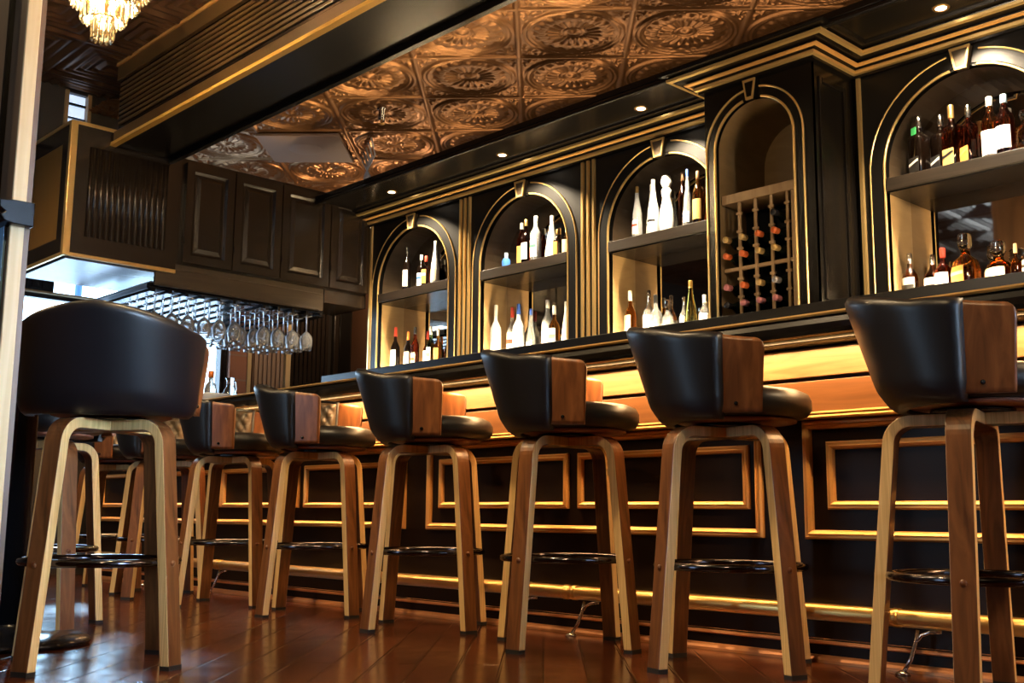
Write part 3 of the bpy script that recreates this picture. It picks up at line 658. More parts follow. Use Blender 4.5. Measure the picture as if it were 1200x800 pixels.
ORD = ['first', 'second', 'third', 'fourth', 'fifth', 'sixth', 'seventh', 'eighth']
def bottle(x, y, z, h, w, shape, glass, label, capc, text, group, rz=0.0, stripe=None, tagc=None):
    pw, prof, l0, l1, c0 = SHAPES[shape]; r = w / 2
    e = empty('bottle', (x, y, z), rz)
    m = MB(); pts = [(0.0, 0.0)] + [(r * a, h * b) for a, b in prof]
    n = 24; ring = []
    def sec(rr, zz, k=pw): 
        out = []
        for i in range(n):
            a = 2 * PI * i / n + PI / n; ca, sa = cos(a), sin(a)
            q = (abs(ca) ** k + abs(sa) ** k) ** (-1 / k)
            out.append((rr * q * ca, rr * q * sa, zz))
        return out
    rows = []
    for a, b in prof:
        kk = pw if a > 0.75 else 2.0
        rows.append(sec(r * a, h * b, kk))
    m.sweep([0] * n, rows, False, 0, True)
    g = m.build('glass_body', GL[glass], e)
    if label:
        m = MB()
        def lf(u, v):
            a = -PI / 2 + (u - 0.5) * (2.6 if pw < 3 else 1.5); zz = h * (l0 + (l1 - l0) * v)
            ca, sa = cos(a), sin(a); q = (abs(ca) ** pw + abs(sa) ** pw) ** (-1 / pw)
            k = np.interp(zz / h, [b for a_, b in prof], [a_ for a_, b in prof]) * r + 0.0012
            return (k * q * ca, k * q * sa, zz)
        m.grid(lf, 14, 6)
        if stripe:
            l0b, l1b = l0 + (l1 - l0) * 0.55, l0 + (l1 - l0) * 0.72
            def lf2(u, v):
                a = -PI / 2 + (u - 0.5) * (2.4 if pw < 3 else 1.4); zz = h * (l0b + (l1b - l0b) * v + 0.06 * (u - 0.5) * (1 if shape == 'square' else 0))
                ca, sa = cos(a), sin(a); q = (abs(ca) ** pw + abs(sa) ** pw) ** (-1 / pw)
                k = np.interp(zz / h, [b for a_, b in prof], [a_ for a_, b in prof]) * r + 0.0022
                return (k * q * ca, k * q * sa, zz)
            m.grid(lf2, 12, 3, 1)
        m.build('paper_label', [LB[label], LB[stripe or label]], e)
    nr = r * prof[-1][0]; m = MB(); z1 = h * prof[-1][1]
    if capc == 'crystal': m.lathe([(nr * 0.8, z1 - 0.008), (nr * 1.1, z1 + 0.004), (nr * 1.55, z1 + (h - z1) * 0.3), (nr * 1.5, h - 0.006), (nr * 1.2, h)], 12, power=2.0)
    elif shape == 'bell': m.lathe([(nr, z1 - 0.004), (nr * 1.3, z1 + 0.008), (nr * 1.75, z1 + (h - z1) * 0.45), (nr * 1.3, h - 0.008), (nr * 0.4, h)], 16)
    else: m.lathe([(nr * 1.05, z1 - (h - z1) * 0.8), (nr * 1.12, z1 - (h - z1) * 0.7), (nr * 1.12, h - 0.004), (nr * 0.95, h)], 18)
    m.build('stopper' if capc == 'crystal' or shape == 'bell' else 'cap', CP[capc], e)
    if tagc:
        m = MB(); m.box(-0.02, 0.012, -nr - 0.012, -nr - 0.010, h * 0.62, h * 0.80); m.build('neck_tag', LB[tagc], e)
    ds = '%s %s bottle%s' % (GN[glass], {'square': 'square', 'conic': 'tapering', 'spire': 'tapering', 'squat': 'squat', 'flask': 'flask', 'bell': 'ringed'}.get(shape, 'round'), (', %s label' % label if label else ', %s cap' % capc))
    tag(e, ds + ', ' + text, 'bottle', group)
    return e
S = 'silver'; Wt = 'white'
BT = {
 ('upper', 3): [(-2.262, .29, .080, 'square', 'dark', 'black', S, 'white', 'green'), (-2.182, .29, .080, 'square', 'dark', 'black', S, 'white', None), (-2.107, .30, .073, 'square', 'deep', 'gold', 'gold', 'black', None), (-2.030, .28, .069, 'square', 'red', 'orange', S, 'gold', None), (-1.955, .31, .078, 'tall', 'amber', 'white', 'white', None, None), (-1.872, .285, .078, 'tall', 'red', 'white', 'paleblue', None, None), (-1.79, .19, .074, 'squat', 'amber', None, 'crystal', None, None)],
 ('lower', 3): [(-2.335, .26, .07, 'round', 'deep', 'white', S, 'black', None), (-2.252, .25, .076, 'round', 'deep', 'white', S, 'black', None), (-2.179, .26, .074, 'round', 'red', 'white', 'red', None, None), (-2.077, .305, .108, 'squat', 'amber', 'orange', 'crystal', 'cream', None), (-1.955, .26, .105, 'flask', 'amber', 'cream', 'crystal', None, None), (-1.862, .225, .046, 'round', 'amber', None, 'cork', None, None), (-1.796, .28, .07, 'squat', 'deep', 'white', 'crystal', 'black', None)],
 ('upper', 2): [(-3.942, .315, .062, 'spire', 'clear', 'white', 'gold', 'red', None), (-3.878, .325, .060, 'spire', 'clear', 'white', Wt, 'black', None), (-3.824, .33, .070, 'spire', 'frost', 'white', Wt, 'black', None), (-3.73, .335, .092, 'bell', 'white', None, Wt, None, None), (-3.655, .345, .056, 'tall', 'deep', None, 'brown', None, None), (-3.585, .335, .054, 'conic', 'clear', 'white', 'blue', 'blue', None), (-3.515, .31, .060, 'tall', 'amber', 'gold', 'brown', None, None)],
 ('lower', 2): [(-4.0, .325, .066, 'round', 'amber', 'cream', Wt, None, None), (-3.906, .32, .068, 'round', 'clear', 'white', S, None, None), (-3.815, .275, .072, 'round', 'clear', None, 'black', None, None), (-3.732, .235, .064, 'squat', 'clear', None, 'crystal', None, None), (-3.66, .25, .048, 'round', 'clear', 'white', S, None, None), (-3.575, .32, .078, 'conic', 'yellow', None, 'gold', None, None), (-3.485, .23, .06, 'round', 'clear', 'white', Wt, None, None)],
 ('upper', 1): [(-5.03, .11, .055, 'flask', 'blue', None, 'paleblue', None, None), (-4.94, .30, .062, 'tall', 'red', 'orange', Wt, None, None), (-4.85, .295, .060, 'tall', 'deep', 'white', 'gold', None, None), (-4.762, .30, .070, 'tall', 'clear', 'white', Wt, 'green', None), (-4.669, .295, .085, 'conic', 'frost', 'white', Wt, None, None), (-4.575, .18, .052, 'round', 'dark', 'orange', 'gold', None, None), (-4.495, .18, .055, 'round', 'amber', 'cream', Wt, None, None)],
 ('lower', 1): [(-5.12, .39, .072, 'round', 'frost', None, 'white', None, None), (-5.02, .37, .070, 'round', 'clear', 'white', 'red', 'red', None), (-4.91, .37, .076, 'round', 'frost', None, 'blue', None, None), (-4.80, .325, .060, 'spire', 'clear', 'white', 'blue', 'blue', None), (-4.705, .375, .074, 'tall', 'frost', 'white', Wt, None, None), (-4.598, .32, .068, 'round', 'amber', 'white', Wt, 'gold', None), (-4.50, .33, .064, 'conic', 'white', None, Wt, None, None)],
 ('upper', 0): [(-6.057, .325, .056, 'tall', 'dark', 'white', S, None, None), (-5.955, .26, .062, 'tall', 'dark', 'white', Wt, 'blue', None), (-5.84, .225, .064, 'round', 'red', 'orange', 'red', 'white', None), (-5.743, .315, .062, 'spire', 'frost', 'cream', Wt, None, None)],
 ('lower', 0): [(-6.168, .37, .068, 'round', 'dark', 'white', 'red', None, None), (-6.09, .34, .056, 'tall', 'clear', 'white', S, None, None), (-6.02, .32, .058, 'round', 'dark', 'white', 'orange', None, None), (-5.945, .345, .058, 'tall', 'red', 'cream', 'black', 'red', None), (-5.868, .315, .062, 'round', 'amber', 'white', 'red', None, None), (-5.772, .33, .062, 'round', 'green', 'white', 'white', 'gold', None), (-5.695, .31, .058, 'round', 'amber', 'orange', 'white', None, None), (-5.62, .30, .054, 'round', 'yellow', 'orange', 'gold', 'white', None)]}
AN = ['arch nearest the cabinets', 'second arch from the cabinets', 'arch beside the wine rack', 'arch beyond the wine rack']
for (lev, k), L_ in BT.items():
    for i, (x, h, w, sh, gl, lb, cp, st, tg) in enumerate(L_):
        ye = 4.68 + (0.05 if i % 3 == 1 else 0.0)
        bottle(x - (0.0), ye, 1.9855 if lev == 'upper' else 1.4 - 0.0245, h + (0 if lev == 'upper' else 0.004), w, sh, gl, lb, cp, '%s on %s shelf, %s' % (ORD[i], lev, AN[k]), 'bottles on the %s shelf of the %s' % (lev, AN[k]), random.uniform(-0.35, 0.1) - 0.2, st, tg)

# ------------------------------------------------------------------ wall cabinets and glass rack at the far end
XC = -6.40
fc = empty('fluted_wall_cabinet', (XC, 2.76, 1.93)); tag(fc, 'fluted dark hanging cabinet with gold edges over the far bar end', 'cabinet')
def F_(m, name, matl, bevel=0, parent=None):
    o = m.build(name, matl, None, bevel); o.parent = parent or fc; o.location = (-XC, -2.76, -1.93) if parent is None else (0, 0, 0); return o
fy0, fy1, fz0, fz1, fx0 = 2.417, 3.114, 1.93, 2.755, -7.18
m = MB(); m.box(fx0, XC - 0.02, fy0 + 0.012, fy1, fz0, fz1); F_(m, 'carcass', M['lacquer'], 0.003)
m = MB(); m.box(XC - 0.02, XC, fy0 + 0.03, fy0 + 0.11, fz0 + 0.02, fz1 - 0.02); m.box(XC - 0.02, XC, fy1 - 0.08, fy1, fz0 + 0.02, fz1 - 0.02)
m.box(XC - 0.02, XC, fy0 + 0.11, fy1 - 0.08, fz0 + 0.02, fz0 + 0.13); m.box(XC - 0.02, XC, fy0 + 0.11, fy1 - 0.08, fz1 - 0.14, fz1 - 0.02)
m.box(XC - 0.02, XC - 0.012, fy0 + 0.11, fy1 - 0.08, fz0 + 0.13, fz1 - 0.14)
w = (fy1 - fy0 - 0.19) / 14
for k in range(14):
    yc = fy0 + 0.11 + (k + 0.5) * w; pts = []
    rows = [[(XC - 0.012 + 0.012 * sin(PI * i / 6), yc - 0.38 * w * cos(PI * i / 6), z) for i in range(7)] for z in (fz0 + 0.13, fz1 - 0.14)]
    m.sweep([0] * 7, rows, False, 0, True)
F_(m, 'fluted_front', M['lacquer_brown'])
m = MB(); m.box(fx0 + 0.10, XC - 0.03, fy0, fy0 + 0.012, fz0 + 0.02, fz1 - 0.02); F_(m, 'side_panel', mottled(mat('lamplit amber side', (0.22, 0.115, 0.03), 0.3), 9, 0.05))  # amber stands for lamplight reflected on the side, put into the colour
m = MB(); m.frame(fx0 + 0.10, XC - 0.03, fz0 + 0.02, fz1 - 0.02, fy0, [(0, 0), (0, 0.008), (0.09, 0.008), (0.10, 0)]); F_(m, 'side_frame', M['lacquer_brown'])
m = MB(); m.box(XC - 0.032, XC + 0.006, fy0 - 0.012, fy0 + 0.03, fz0, fz1); F_(m, 'gold_corner', M['gold'], 0.003)
m = MB(); m.box(XC - 0.02, XC + 0.006, fy0 + 0.03, fy1, fz0 - 0.002, fz0 + 0.02); m.box(fx0 + 0.1, XC - 0.03, fy0 - 0.012, fy0 + 0.005, fz0 - 0.002, fz0 + 0.02); F_(m, 'gold_bottom_edge', M['gold'], 0.002)
m = MB(); m.box(XC - 0.02, XC + 0.006, fy0 + 0.03, fy1, fz1 - 0.02, fz1 + 0.002); m.box(fx0 + 0.1, XC - 0.03, fy0 - 0.012, fy0 + 0.005, fz1 - 0.02, fz1 + 0.002); F_(m, 'gold_top_edge', M['gold'], 0.002)
m = MB(); m.box(fx0 + 0.01, XC - 0.03, fy0 + 0.02, fy1 - 0.01, fz0 - 0.012, fz0 - 0.0005); F_(m, 'glossy_underside', mat('pale glossy underside', (0.13, 0.14, 0.16), 0.22), 0.001)

YD = [3.150, 3.50, 3.86, 4.255, 4.595]; zc0, zc1 = 1.995, 2.66
def raised_door(y0, y1, z0, z1, x):
    m = MB(); m.box(x - 0.02, x, y0, y1, z0, z1)
    prof = [(0.052, 0.0), (0.060, -0.010), (0.075, -0.010), (0.10, 0.003), (0.10, -0.001)]
    # stiles proud, panel recessed then raised: mitred steps
    fr = [(0, 0), (0, 0.016), (0.052, 0.016), (0.060, 0.006), (0.066, 0.0)]
    rows = []
    for cy, cz, iy, iz in ((y0, z0, 1, 1), (y1, z0, -1, 1), (y1, z1, -1, -1), (y0, z1, 1, -1)):
        rows.append([(x + b, cy + iy * a, cz + iz * a) for a, b in fr])
    m.sweep(fr, rows, True)
    rows = []; rp = [(0.075, 0), (0.10, 0.012)]
    for cy, cz, iy, iz in ((y0, z0, 1, 1), (y1, z0, -1, 1), (y1, z1, -1, -1), (y0, z1, 1, -1)):
        rows.append([(x + b, cy + iy * a, cz + iz * a) for a, b in rp])
    m.sweep(rp, rows, True, profclosed=False)
    m.add([(x + 0.012, y0 + 0.10, z0 + 0.10), (x + 0.012, y1 - 0.10, z0 + 0.10), (x + 0.012, y1 - 0.10, z1 - 0.10), (x + 0.012, y0 + 0.10, z1 - 0.10)], [(0, 1, 2, 3)])
    return m
for k in range(2):
    y0, y1 = YD[2 * k], YD[2 * k + 2]
    e = empty('wall_cabinet', (XC, (y0 + y1) / 2, zc0)); tag(e, ['dark two-door wall cabinet beside the fluted cabinet', 'dark two-door wall cabinet next to the first arch'][k], 'cabinet', 'wall cabinets over the glass rack')
    off = (-XC, -(y0 + y1) / 2, -zc0)
    m = MB(); m.box(XC - 0.4, XC - 0.022, y0 - (0.034 if k == 0 else 0), y1, zc0, zc1 + 0.03); o = m.build('carcass', M['lacquer_brown'], e); o.location = off
    for a, b in ((y0, YD[2 * k + 1]), (YD[2 * k + 1], y1)):
        o = raised_door(a + 0.004, b - 0.004, zc0 + 0.012, zc1, XC - 0.002).build('door', M['lacquer_brown'], e, fixn=True); o.location = off
        mm = MB(); mm.tube([(XC + 0.016, a + 0.008, zc0 + 0.13), (XC + 0.016, a + 0.008, zc0 + 0.17)], 0.004, 8); h = mm.build('hinge', M['black_metal'], o)
va = MB(); va.box(XC - 0.42, XC - 0.012, 2.99, 4.23, 1.955, 1.992); va.box(XC - 0.035, XC - 0.012, 2.99, 4.23, 1.84, 1.955); va.box(XC - 0.04, XC - 0.005, 3.02, 4.20, 1.838, 1.85)
o = va.build('valance', M['valance'], None, 0.004); tag(o, 'plain brown valance board under the wall cabinets hiding the glass rack', 'valance')
m = MB(); m.box(XC - 0.42, XC - 0.012, 4.235, 4.59, 1.90, 1.992); o = m.build('cabinet_rail', M['lacquer_brown'], None, 0.003); tag(o, 'short dark rail under the cabinet end by the first arch', 'rail')
# slatted stemware rack
gr = empty('stemware_rack', (-6.9, 3.55, 1.80)); tag(gr, 'hanging stemware rack of dark rails under the valance', 'glass rack')
RY = [3.00 + 0.112 * i for i in range(12)]
for y in RY:
    m = MB(); m.box(-7.62 + 6.9, -6.44 + 6.9, y - 0.010 - 3.55, y + 0.010 - 3.55, 0.004, 0.028); m.box(-7.62 + 6.9, -6.44 + 6.9, y - 0.030 - 3.55, y + 0.030 - 3.55, 0.0, 0.004); m.build('rail', M['black_metal'], gr)
m = MB(); m.box(-7.60 + 6.9, -6.47 + 6.9, 2.99 - 3.55, 4.24 - 3.55, 0.0605, 0.072); m.build('backing_board', mat('pale sky reflection board', (0.42, 0.44, 0.47), 0.2), gr)  # paleness stands for window light reflected by the board, put into its colour
for xx in (-7.60, -6.50):
    m = MB(); m.box(xx + 6.9, xx + 6.94, 2.98 - 3.55, 4.26 - 3.55, 0.0285, 0.06); m.build('cross_bar', M['black_metal'], gr)
m = MB(); m.lathe([(0.036, 0.0), (0.036, -0.0025), (0.010, -0.006), (0.0042, -0.014), (0.0036, -0.085), (0.006, -0.094), (0.020, -0.103), (0.034, -0.122), (0.040, -0.145), (0.039, -0.170), (0.033, -0.205), (0.0322, -0.205), (0.0375, -0.170), (0.0385, -0.146), (0.033, -0.124), (0.019, -0.106), (0.004, -0.100), (0.0, -0.0995)], 22, cap=False)
m.v = [(x * 1.12, y * 1.12, z * 1.17) for x, y, z in m.v]; g0 = m.build('hanging_wine_glass', M['wineglass'])
GT = 'clear stemmed wine glass hanging upside down in the stemware rack'
first = True
for i in range(11):
    y = (RY[i] + RY[i + 1]) / 2
    for j in range(4):
        if (i + j) % 7 == 6: continue
        o = g0 if first else g0.copy()
        if not first: COL.objects.link(o)
        first = False
        o.location = (-6.53 - 0.125 * j + random.uniform(-0.012, 0.012), y, 1.80 + 0.0068)
        tag(o, GT, 'wine glass', 'wine glasses in the stemware rack')

# things standing on the far end of the bar
def glass_on_bar():
    e = empty('bottle', (-5.99, 3.18, 1.0665)); m = MB()
    m.lathe([(0.034, 0), (0.037, 0.006), (0.037, 0.10), (0.03, 0.13), (0.014, 0.15), (0.013, 0.185)], 20); m.build('glass_body', GL['clear'], e)
    m = MB(); m.lathe([(0.0145, 0.172), (0.018, 0.175), (0.018, 0.21), (0.015, 0.213)], 16); m.build('cap', CP['orange'], e)
    m = MB(); m.lathe([(0.0375, 0.02), (0.0378, 0.022), (0.0378, 0.08), (0.0375, 0.082)], 20, cap=False); m.build('paper_label', LB['white'], e)
    tag(e, 'clear bottle with orange cap on the far bar end', 'bottle')
    e = empty('carafe', (-5.90, 3.26, 1.0665)); m = MB()
    m.lathe([(0.04, 0), (0.05, 0.01), (0.048, 0.07), (0.022, 0.12), (0.02, 0.15), (0.03, 0.17)], 20); m.build('glass_body', M['glass'], e)
    m = MB(); m.tube([(0.02, -0.0, 0.15), (0.06, 0, 0.14), (0.068, 0, 0.10), (0.047, 0, 0.06)], 0.005, 8); m.build('handle', M['glass'], e)
    tag(e, 'clear glass carafe beside the orange-capped bottle', 'carafe')
    m = MB(); m.lathe([(0.07, 0), (0.075, 0.004), (0.092, 0.045), (0.094, 0.05), (0.088, 0.05), (0.070, 0.008), (0, 0.007)], 24, (-5.78, 3.10, 1.0665), cap=False)
    o = m.build('bowl', M['white']); tag(o, 'low white bowl on the far bar end', 'bowl')
glass_on_bar()

# ------------------------------------------------------------------ ceiling fittings
e = empty('ceiling_panel', (-6.54, 4.12, ZC - 0.02), 0); 
m = MB(); a = 0.29; q = PI / 4
v = [(a * 1.414 * cos(q * 2 * i), a * 1.414 * sin(q * 2 * i)) for i in range(4)]
m.add([(x, y, z) for z in (-0.02, 0.0) for x, y in v], [(3, 2, 1, 0), (4, 5, 6, 7), (0, 1, 5, 4), (1, 2, 6, 5), (2, 3, 7, 6), (3, 0, 4, 7)]); m.build('cover', M['grey_panel'], e, 0.003)
m = MB(); m.lathe([(0.0, -0.026), (0.10, -0.0255), (0.12, -0.02)], 24, cap=False); m.build('grille', M['grey_panel'], e)
tag(e, 'plain square taupe panel set among the copper ceiling tiles', 'ceiling panel')
e = empty('ceiling_sprinkler', (-5.56, 4.06, ZC)); m = MB(); m.lathe([(0.03, 0), (0.03, -0.02), (0.02, -0.022), (0.02, -0.085), (0.012, -0.09)], 18); m.build('pipe', M['chrome'], e)
m = MB(); m.lathe([(0.006, -0.088), (0.008, -0.11), (0.022, -0.115), (0.022, -0.118), (0.0, -0.119)], 16, cap=False); m.build('head', M['brass'], e)
tag(e, 'short silver sprinkler head below the copper ceiling', 'sprinkler')
e = empty('cable_bundle', (-6.25, 4.45, 2.9))
for k in range(5):
    m = MB(); m.tube([(-0.22 + 0.10 * k, 0.10 - 0.05 * k, 0.14), (-0.12 + 0.06 * k, 0.06 - 0.02 * k, 0.05), (0.02 - 0.01 * k, 0.0, -0.06), (0.16 - 0.09 * k, 0.03 * k - 0.05, -0.20)], 0.006, 8); m.build('cable', M['cable'], e)
tag(e, 'loose white cables dropping from the ceiling behind the cornice end', 'cable')

# chandelier
ch = empty('chandelier', (-4.84, 1.93, 2.60)); tag(ch, 'tiered crystal chandelier glowing warm white below the coffered ceiling', 'chandelier')
tiers = [(0.045, 0.0, 11), (0.095, 0.085, 21), (0.15, 0.165, 29), (0.20, 0.245, 36)]
cm = None
for r, z, n in tiers:
    m = MB(); m.tube([(r * cos(2 * PI * i / 32), r * sin(2 * PI * i / 32), z + 0.115) for i in range(32)], 0.006, 8, True); m.build('tier_ring', M['brass'], ch)
    for i in range(n):
        a = 2 * PI * i / n
        if cm is None:
            m = MB(); vs = []
            for rr, zz in ((0.0045, 0.105), (0.0105, 0.080), (0.0115, 0.05), (0.010, 0.014), (0.0035, 0.0)):
                for q in range(6): vs.append((rr * cos(q * PI / 3), rr * sin(q * PI / 3), zz))
            fs = [(j * 6 + q, j * 6 + (q + 1) % 6, (j + 1) * 6 + (q + 1) % 6, (j + 1) * 6 + q) for j in range(4) for q in range(6)] + [tuple(range(6)), tuple(range(24, 30))]
            m.add(vs, fs); o = m.build('crystal_drop', M['crystal'], ch, fixn=True); cm = o
        else: o = cm.copy(); COL.objects.link(o)
        o.location = (r * cos(a), r * sin(a), z); o.rotation_euler = (0, 0, a)
m = MB(); m.lathe([(0.012, 0.13), (0.012, 0.57), (0.06, 0.575), (0.06, 0.58)], 16); m.build('stem', M['brass'], ch)
for k in range(5):
    a = 2 * PI * k / 5 + 0.4; m = MB(); m.lathe([(0.0, 0), (0.014, 0.006), (0.02, 0.03), (0.012, 0.055), (0.008, 0.06)], 12, (0.085 * cos(a), 0.085 * sin(a), 0.19), cap=False); m.build('bulb', M['bulb'], ch)
m = MB(); m.lathe([(0.0, 0.055), (0.014, 0.06), (0.018, 0.08), (0.008, 0.10)], 12, cap=False); m.build('bulb', M['bulb'], ch)

# ------------------------------------------------------------------ bar stools
def shell_pt(th, t, d, ztop):
    """point on the barrel back: angle th from the rear, t 0..1 up, d outward offset"""
    rx = 0.236 + 0.022 * t; ry = 0.178 + 0.092 * t; oy_ = -0.02
    zb = 0.742; z = zb + (ztop(th) - zb) * t
    sg = 1 if th >= 0 else -1; ex = max(0.0, abs(th) - PI / 2); a = sg * min(abs(th), PI / 2)
    nx, ny = sin(a) / rx, -cos(a) / ry; l = math.hypot(nx, ny)
    return (rx * sin(a) + d * nx / l + sg * ex * 0.02, oy_ - ry * cos(a) + d * ny / l + ex * 0.28, z)
def ztop(th): return 1.040 - 0.055 * min(1.0, abs(th) / 1.15) ** 1.3 - 0.018 * smooth01((abs(th) - 1.3) / 0.7)
def solid_sheet(m, fo, fi, nu, nv, mi=0):
    o = len(m.v)
    m.grid(fo, nu, nv, mi); m.grid(fi, nu, nv, mi, flip=True)
    w = nu + 1; N = w * (nv + 1); fs = []
    for i in range(nu):
        fs.append((i + 1, i, N + i, N + i + 1)); a = nv * w + i; fs.append((a, a + 1, N + a + 1, N + a))
    for j in range(nv):
        a = j * w; fs.append((a, a + w, N + a + w, N + a)); a = j * w + nu; fs.append((a + w, a, N + a, N + a + w))
    for f in fs: m.f.append(tuple(o + i for i in f)); m.m.append(mi); m.s.append(False)
TH0, TH1 = 1.60, 2.02
def make_stool():
    e = empty('bar_stool')
    bb = []
    # padded black outer back
    m = MB()
    def edge(u, v): 
        eu = min(u, 1 - u) * 2 * TH0 * 0.25; ev = min(v * 0.30, (1 - v) * 0.30)
        return math.sqrt(max(0.0, 1 - (1 - min(1, eu / 0.03)) ** 2)), math.sqrt(max(0.0, 1 - (1 - min(1, ev / 0.028)) ** 2))
    def fo(u, v):
        th = (u * 2 - 1) * TH0; a, b = edge(u, v); d = 0.006 + 0.020 * min(a, 1) * (0.25 + 0.75 * b)
        p = shell_pt(th, -0.05 + 1.06 * v, d, ztop)
        k = 1 - smooth01(v / 0.22); return (p[0] * (1 - 0.03 * k), p[1] + 0.018 * k * cos(th), p[2])
    def fi(u, v):
        th = (u * 2 - 1) * TH0; p = shell_pt(th, -0.05 + 1.06 * v, -0.012, ztop)
        k = 1 - smooth01(v / 0.22); return (p[0] * (1 - 0.03 * k), p[1] + 0.018 * k * cos(th), p[2])
    solid_sheet(m, fo, fi, 44, 22); bb.append(m.build('backrest', M['leather'], e))
    # walnut arm panels with rounded front corners
    for sgn in (-1, 1):
        m = MB()
        def corner(u, v):
            # pull the free top corner in
            uu = u; q = 1.0
            if u > 0.8 and v > 0.85:
                a = (u - 0.8) / 0.2; b = (v - 0.85) / 0.15; l = math.hypot(a, b); 
                if l > 1: s_ = 1 / l if max(a, b) > 0 else 1; return 0.8 + 0.2 * a * (max(a, b) / l), 0.85 + 0.15 * b * (max(a, b) / l)
                return u, v
            return u, v
        def fo2(u, v):
            u, v = corner(u, v); th = sgn * (TH0 - 0.10 + (TH1 - TH0 + 0.10) * u * (0.93 + 0.07 * v)); return shell_pt(th, 0.03 + 0.955 * v, 0.008, ztop)
        def fi2(u, v):
            u, v = corner(u, v); th = sgn * (TH0 - 0.10 + (TH1 - TH0 + 0.10) * u * (0.93 + 0.07 * v)); return shell_pt(th, 0.03 + 0.955 * v, -0.008, ztop)
        solid_sheet(m, fo2, fi2, 16, 16); ap = m.build('arm_panel', M['walnut'], e, fixn=True); bb.append(ap)
        p = shell_pt(sgn * 1.72, 0.14, 0.009, ztop); q = shell_pt(sgn * 1.72, 0.14, 0.016, ztop)
        s_ = MB(); s_.tube([p, q, [a + (b - a) * 0.2 for a, b in zip(q, shell_pt(sgn * 1.72, 0.14, 0.022, ztop))]], [0.0065, 0.0055, 0.002], 10); s_.build('screw', M['black_metal'], ap)
    # quilted lining
    m = MB(); TL = 1.56
    def fq(u, v):
        th = (u * 2 - 1) * TL; t = 0.16 + 0.80 * v
        a = th / 0.175; b = t * 4.4
        g = abs(sin(PI * (a + b) * 0.75)) * abs(sin(PI * (a - b) * 0.75)); ed = min(1, min(u, 1 - u) / 0.03) * min(1, min(v, 1 - v) / 0.06)
        return shell_pt(th, t, -0.012 - 0.008 - (0.020 * g ** 0.45 + 0.010) * ed, ztop)
    def fqi(u, v):
        th = (u * 2 - 1) * TL; return shell_pt(th, 0.16 + 0.80 * v, -0.0125, ztop)
    solid_sheet(m, fqi, fq, 84, 30); bb.append(m.build('quilted_lining', M['leather_tan'], e, fixn=True))
    # cushion
    m = MB()
    def ring(r, z, k=0):
        n = 40; return [((r) * cos(2 * PI * i / n), 0.03 + r * 1.03 * sin(2 * PI * i / n), z) for i in range(n)]
    prof = [(0.05, 0.7465), (0.185, 0.7465), (0.212, 0.757), (0.222, 0.775), (0.222, 0.800), (0.212, 0.820), (0.185, 0.833), (0.11, 0.838), (0.03, 0.838)]
    m.sweep([0] * 40, [ring(r, z) for r, z in prof], False, 0, True); bb.append(m.build('seat_cushion', M['leather'], e))
    m = MB(); m.sweep([0] * 40, [ring(r, z) for r, z in ((0.165, 0.733), (0.178, 0.736), (0.178, 0.744), (0.17, 0.746))], False, 0, True); bb.append(m.build('seat_base', M['seat_rim'], e))
    m = MB(); m.lathe([(0.10, 0.722), (0.105, 0.7225), (0.105, 0.7305), (0.06, 0.731)], 24); m.box(-0.11, 0.11, -0.03, 0.03, 0.7225, 0.7303); bb.append(m.build('swivel_plate', M['black_metal'], e))
    # bent ply legs
    rt = 0.016; w2t, w2b = 0.034, 0.029
    def leg_path():
        P = [(0.006, 0.705)]; R = 0.062; cx, cz = 0.150, 0.705 - R
        ang = math.atan2(0.282 - 0.212, 0.62)
        P.append((0.09, 0.705)); n = 9
        for i in range(n + 1):
            a = PI / 2 - (PI / 2 - ang * 0 + 0) * i / n * (1 - ang / (PI / 2)) ; P.append((cx + R * cos(a), cz + R * sin(a)))
        x, z = P[-1]; zt = 0.012; f = (0.275 - x)
        for k in (0.25, 0.5, 0.75, 1.0): P.append((x + f * k, z + (zt - z) * k))
        return P
    P = leg_path(); rows = []
    for i, (x, z) in enumerate(P):
        a = P[max(i - 1, 0)]; b = P[min(i + 1, len(P) - 1)]; tx, tz = b[0] - a[0], b[1] - a[1]; l = math.hypot(tx, tz); nx, nz = -tz / l, tx / l
        if i == len(P) - 1: nx, nz = 1 * 1.0, 0.0; nx = -nx * -1
        sgn = 1
        if nz < 0 and nx <= 0: sgn = -1
        k = i / (len(P) - 1); w = w2t + (w2b - w2t) * k
        o_ = (x + nx * rt, z + nz * rt); q_ = (x - nx * rt, z - nz * rt)
        if (o_[0] + o_[1]) < (q_[0] + q_[1]): o_, q_ = q_, o_
        rows.append([(o_[0], -w, o_[1]), (o_[0], w, o_[1]), (q_[0], w, q_[1]), (q_[0], -w, q_[1])])
    vs = [p for r in rows for p in r]; m = MB(); k = len(rows); o = 0; m.v = vs
    for i in range(k - 1):
        for j, mi in ((0, 0), (1, 1), (2, 0), (3, 1)):
            j2 = (j + 1) % 4; m.f.append((i * 4 + j, i * 4 + j2, (i + 1) * 4 + j2, (i + 1) * 4 + j)); m.m.append(mi); m.s.append(False)
    m.f.append((0, 1, 2, 3)); m.m.append(1); m.s.append(False); a = (k - 1) * 4; m.f.append((a + 3, a + 2, a + 1, a)); m.m.append(1); m.s.append(False)
    base = []
    lg = m.build('leg', [M['walnut_face'], M['ply']], e, 0.003, fixn=True); base.append(lg)
    m = MB(); m.box(0.275 - 0.017, 0.275 + 0.017, -0.028, 0.028, 0, 0.014); m.build('foot_pad', M['rubber'], lg)
    m = MB(); m.lathe([(0.009, 0), (0.009, 0.002), (0.006, 0.005), (0.0, 0.006)], 12, cap=False); pl = m.build('screw_plug', M['walnut'], lg); xl = 0.212 + (0.275 - 0.212) * (0.643 - 0.3) / 0.63
    pl.rotation_euler = (0, PI / 2 + 0.1, 0); pl.location = (xl + 0.0165, 0, 0.30)
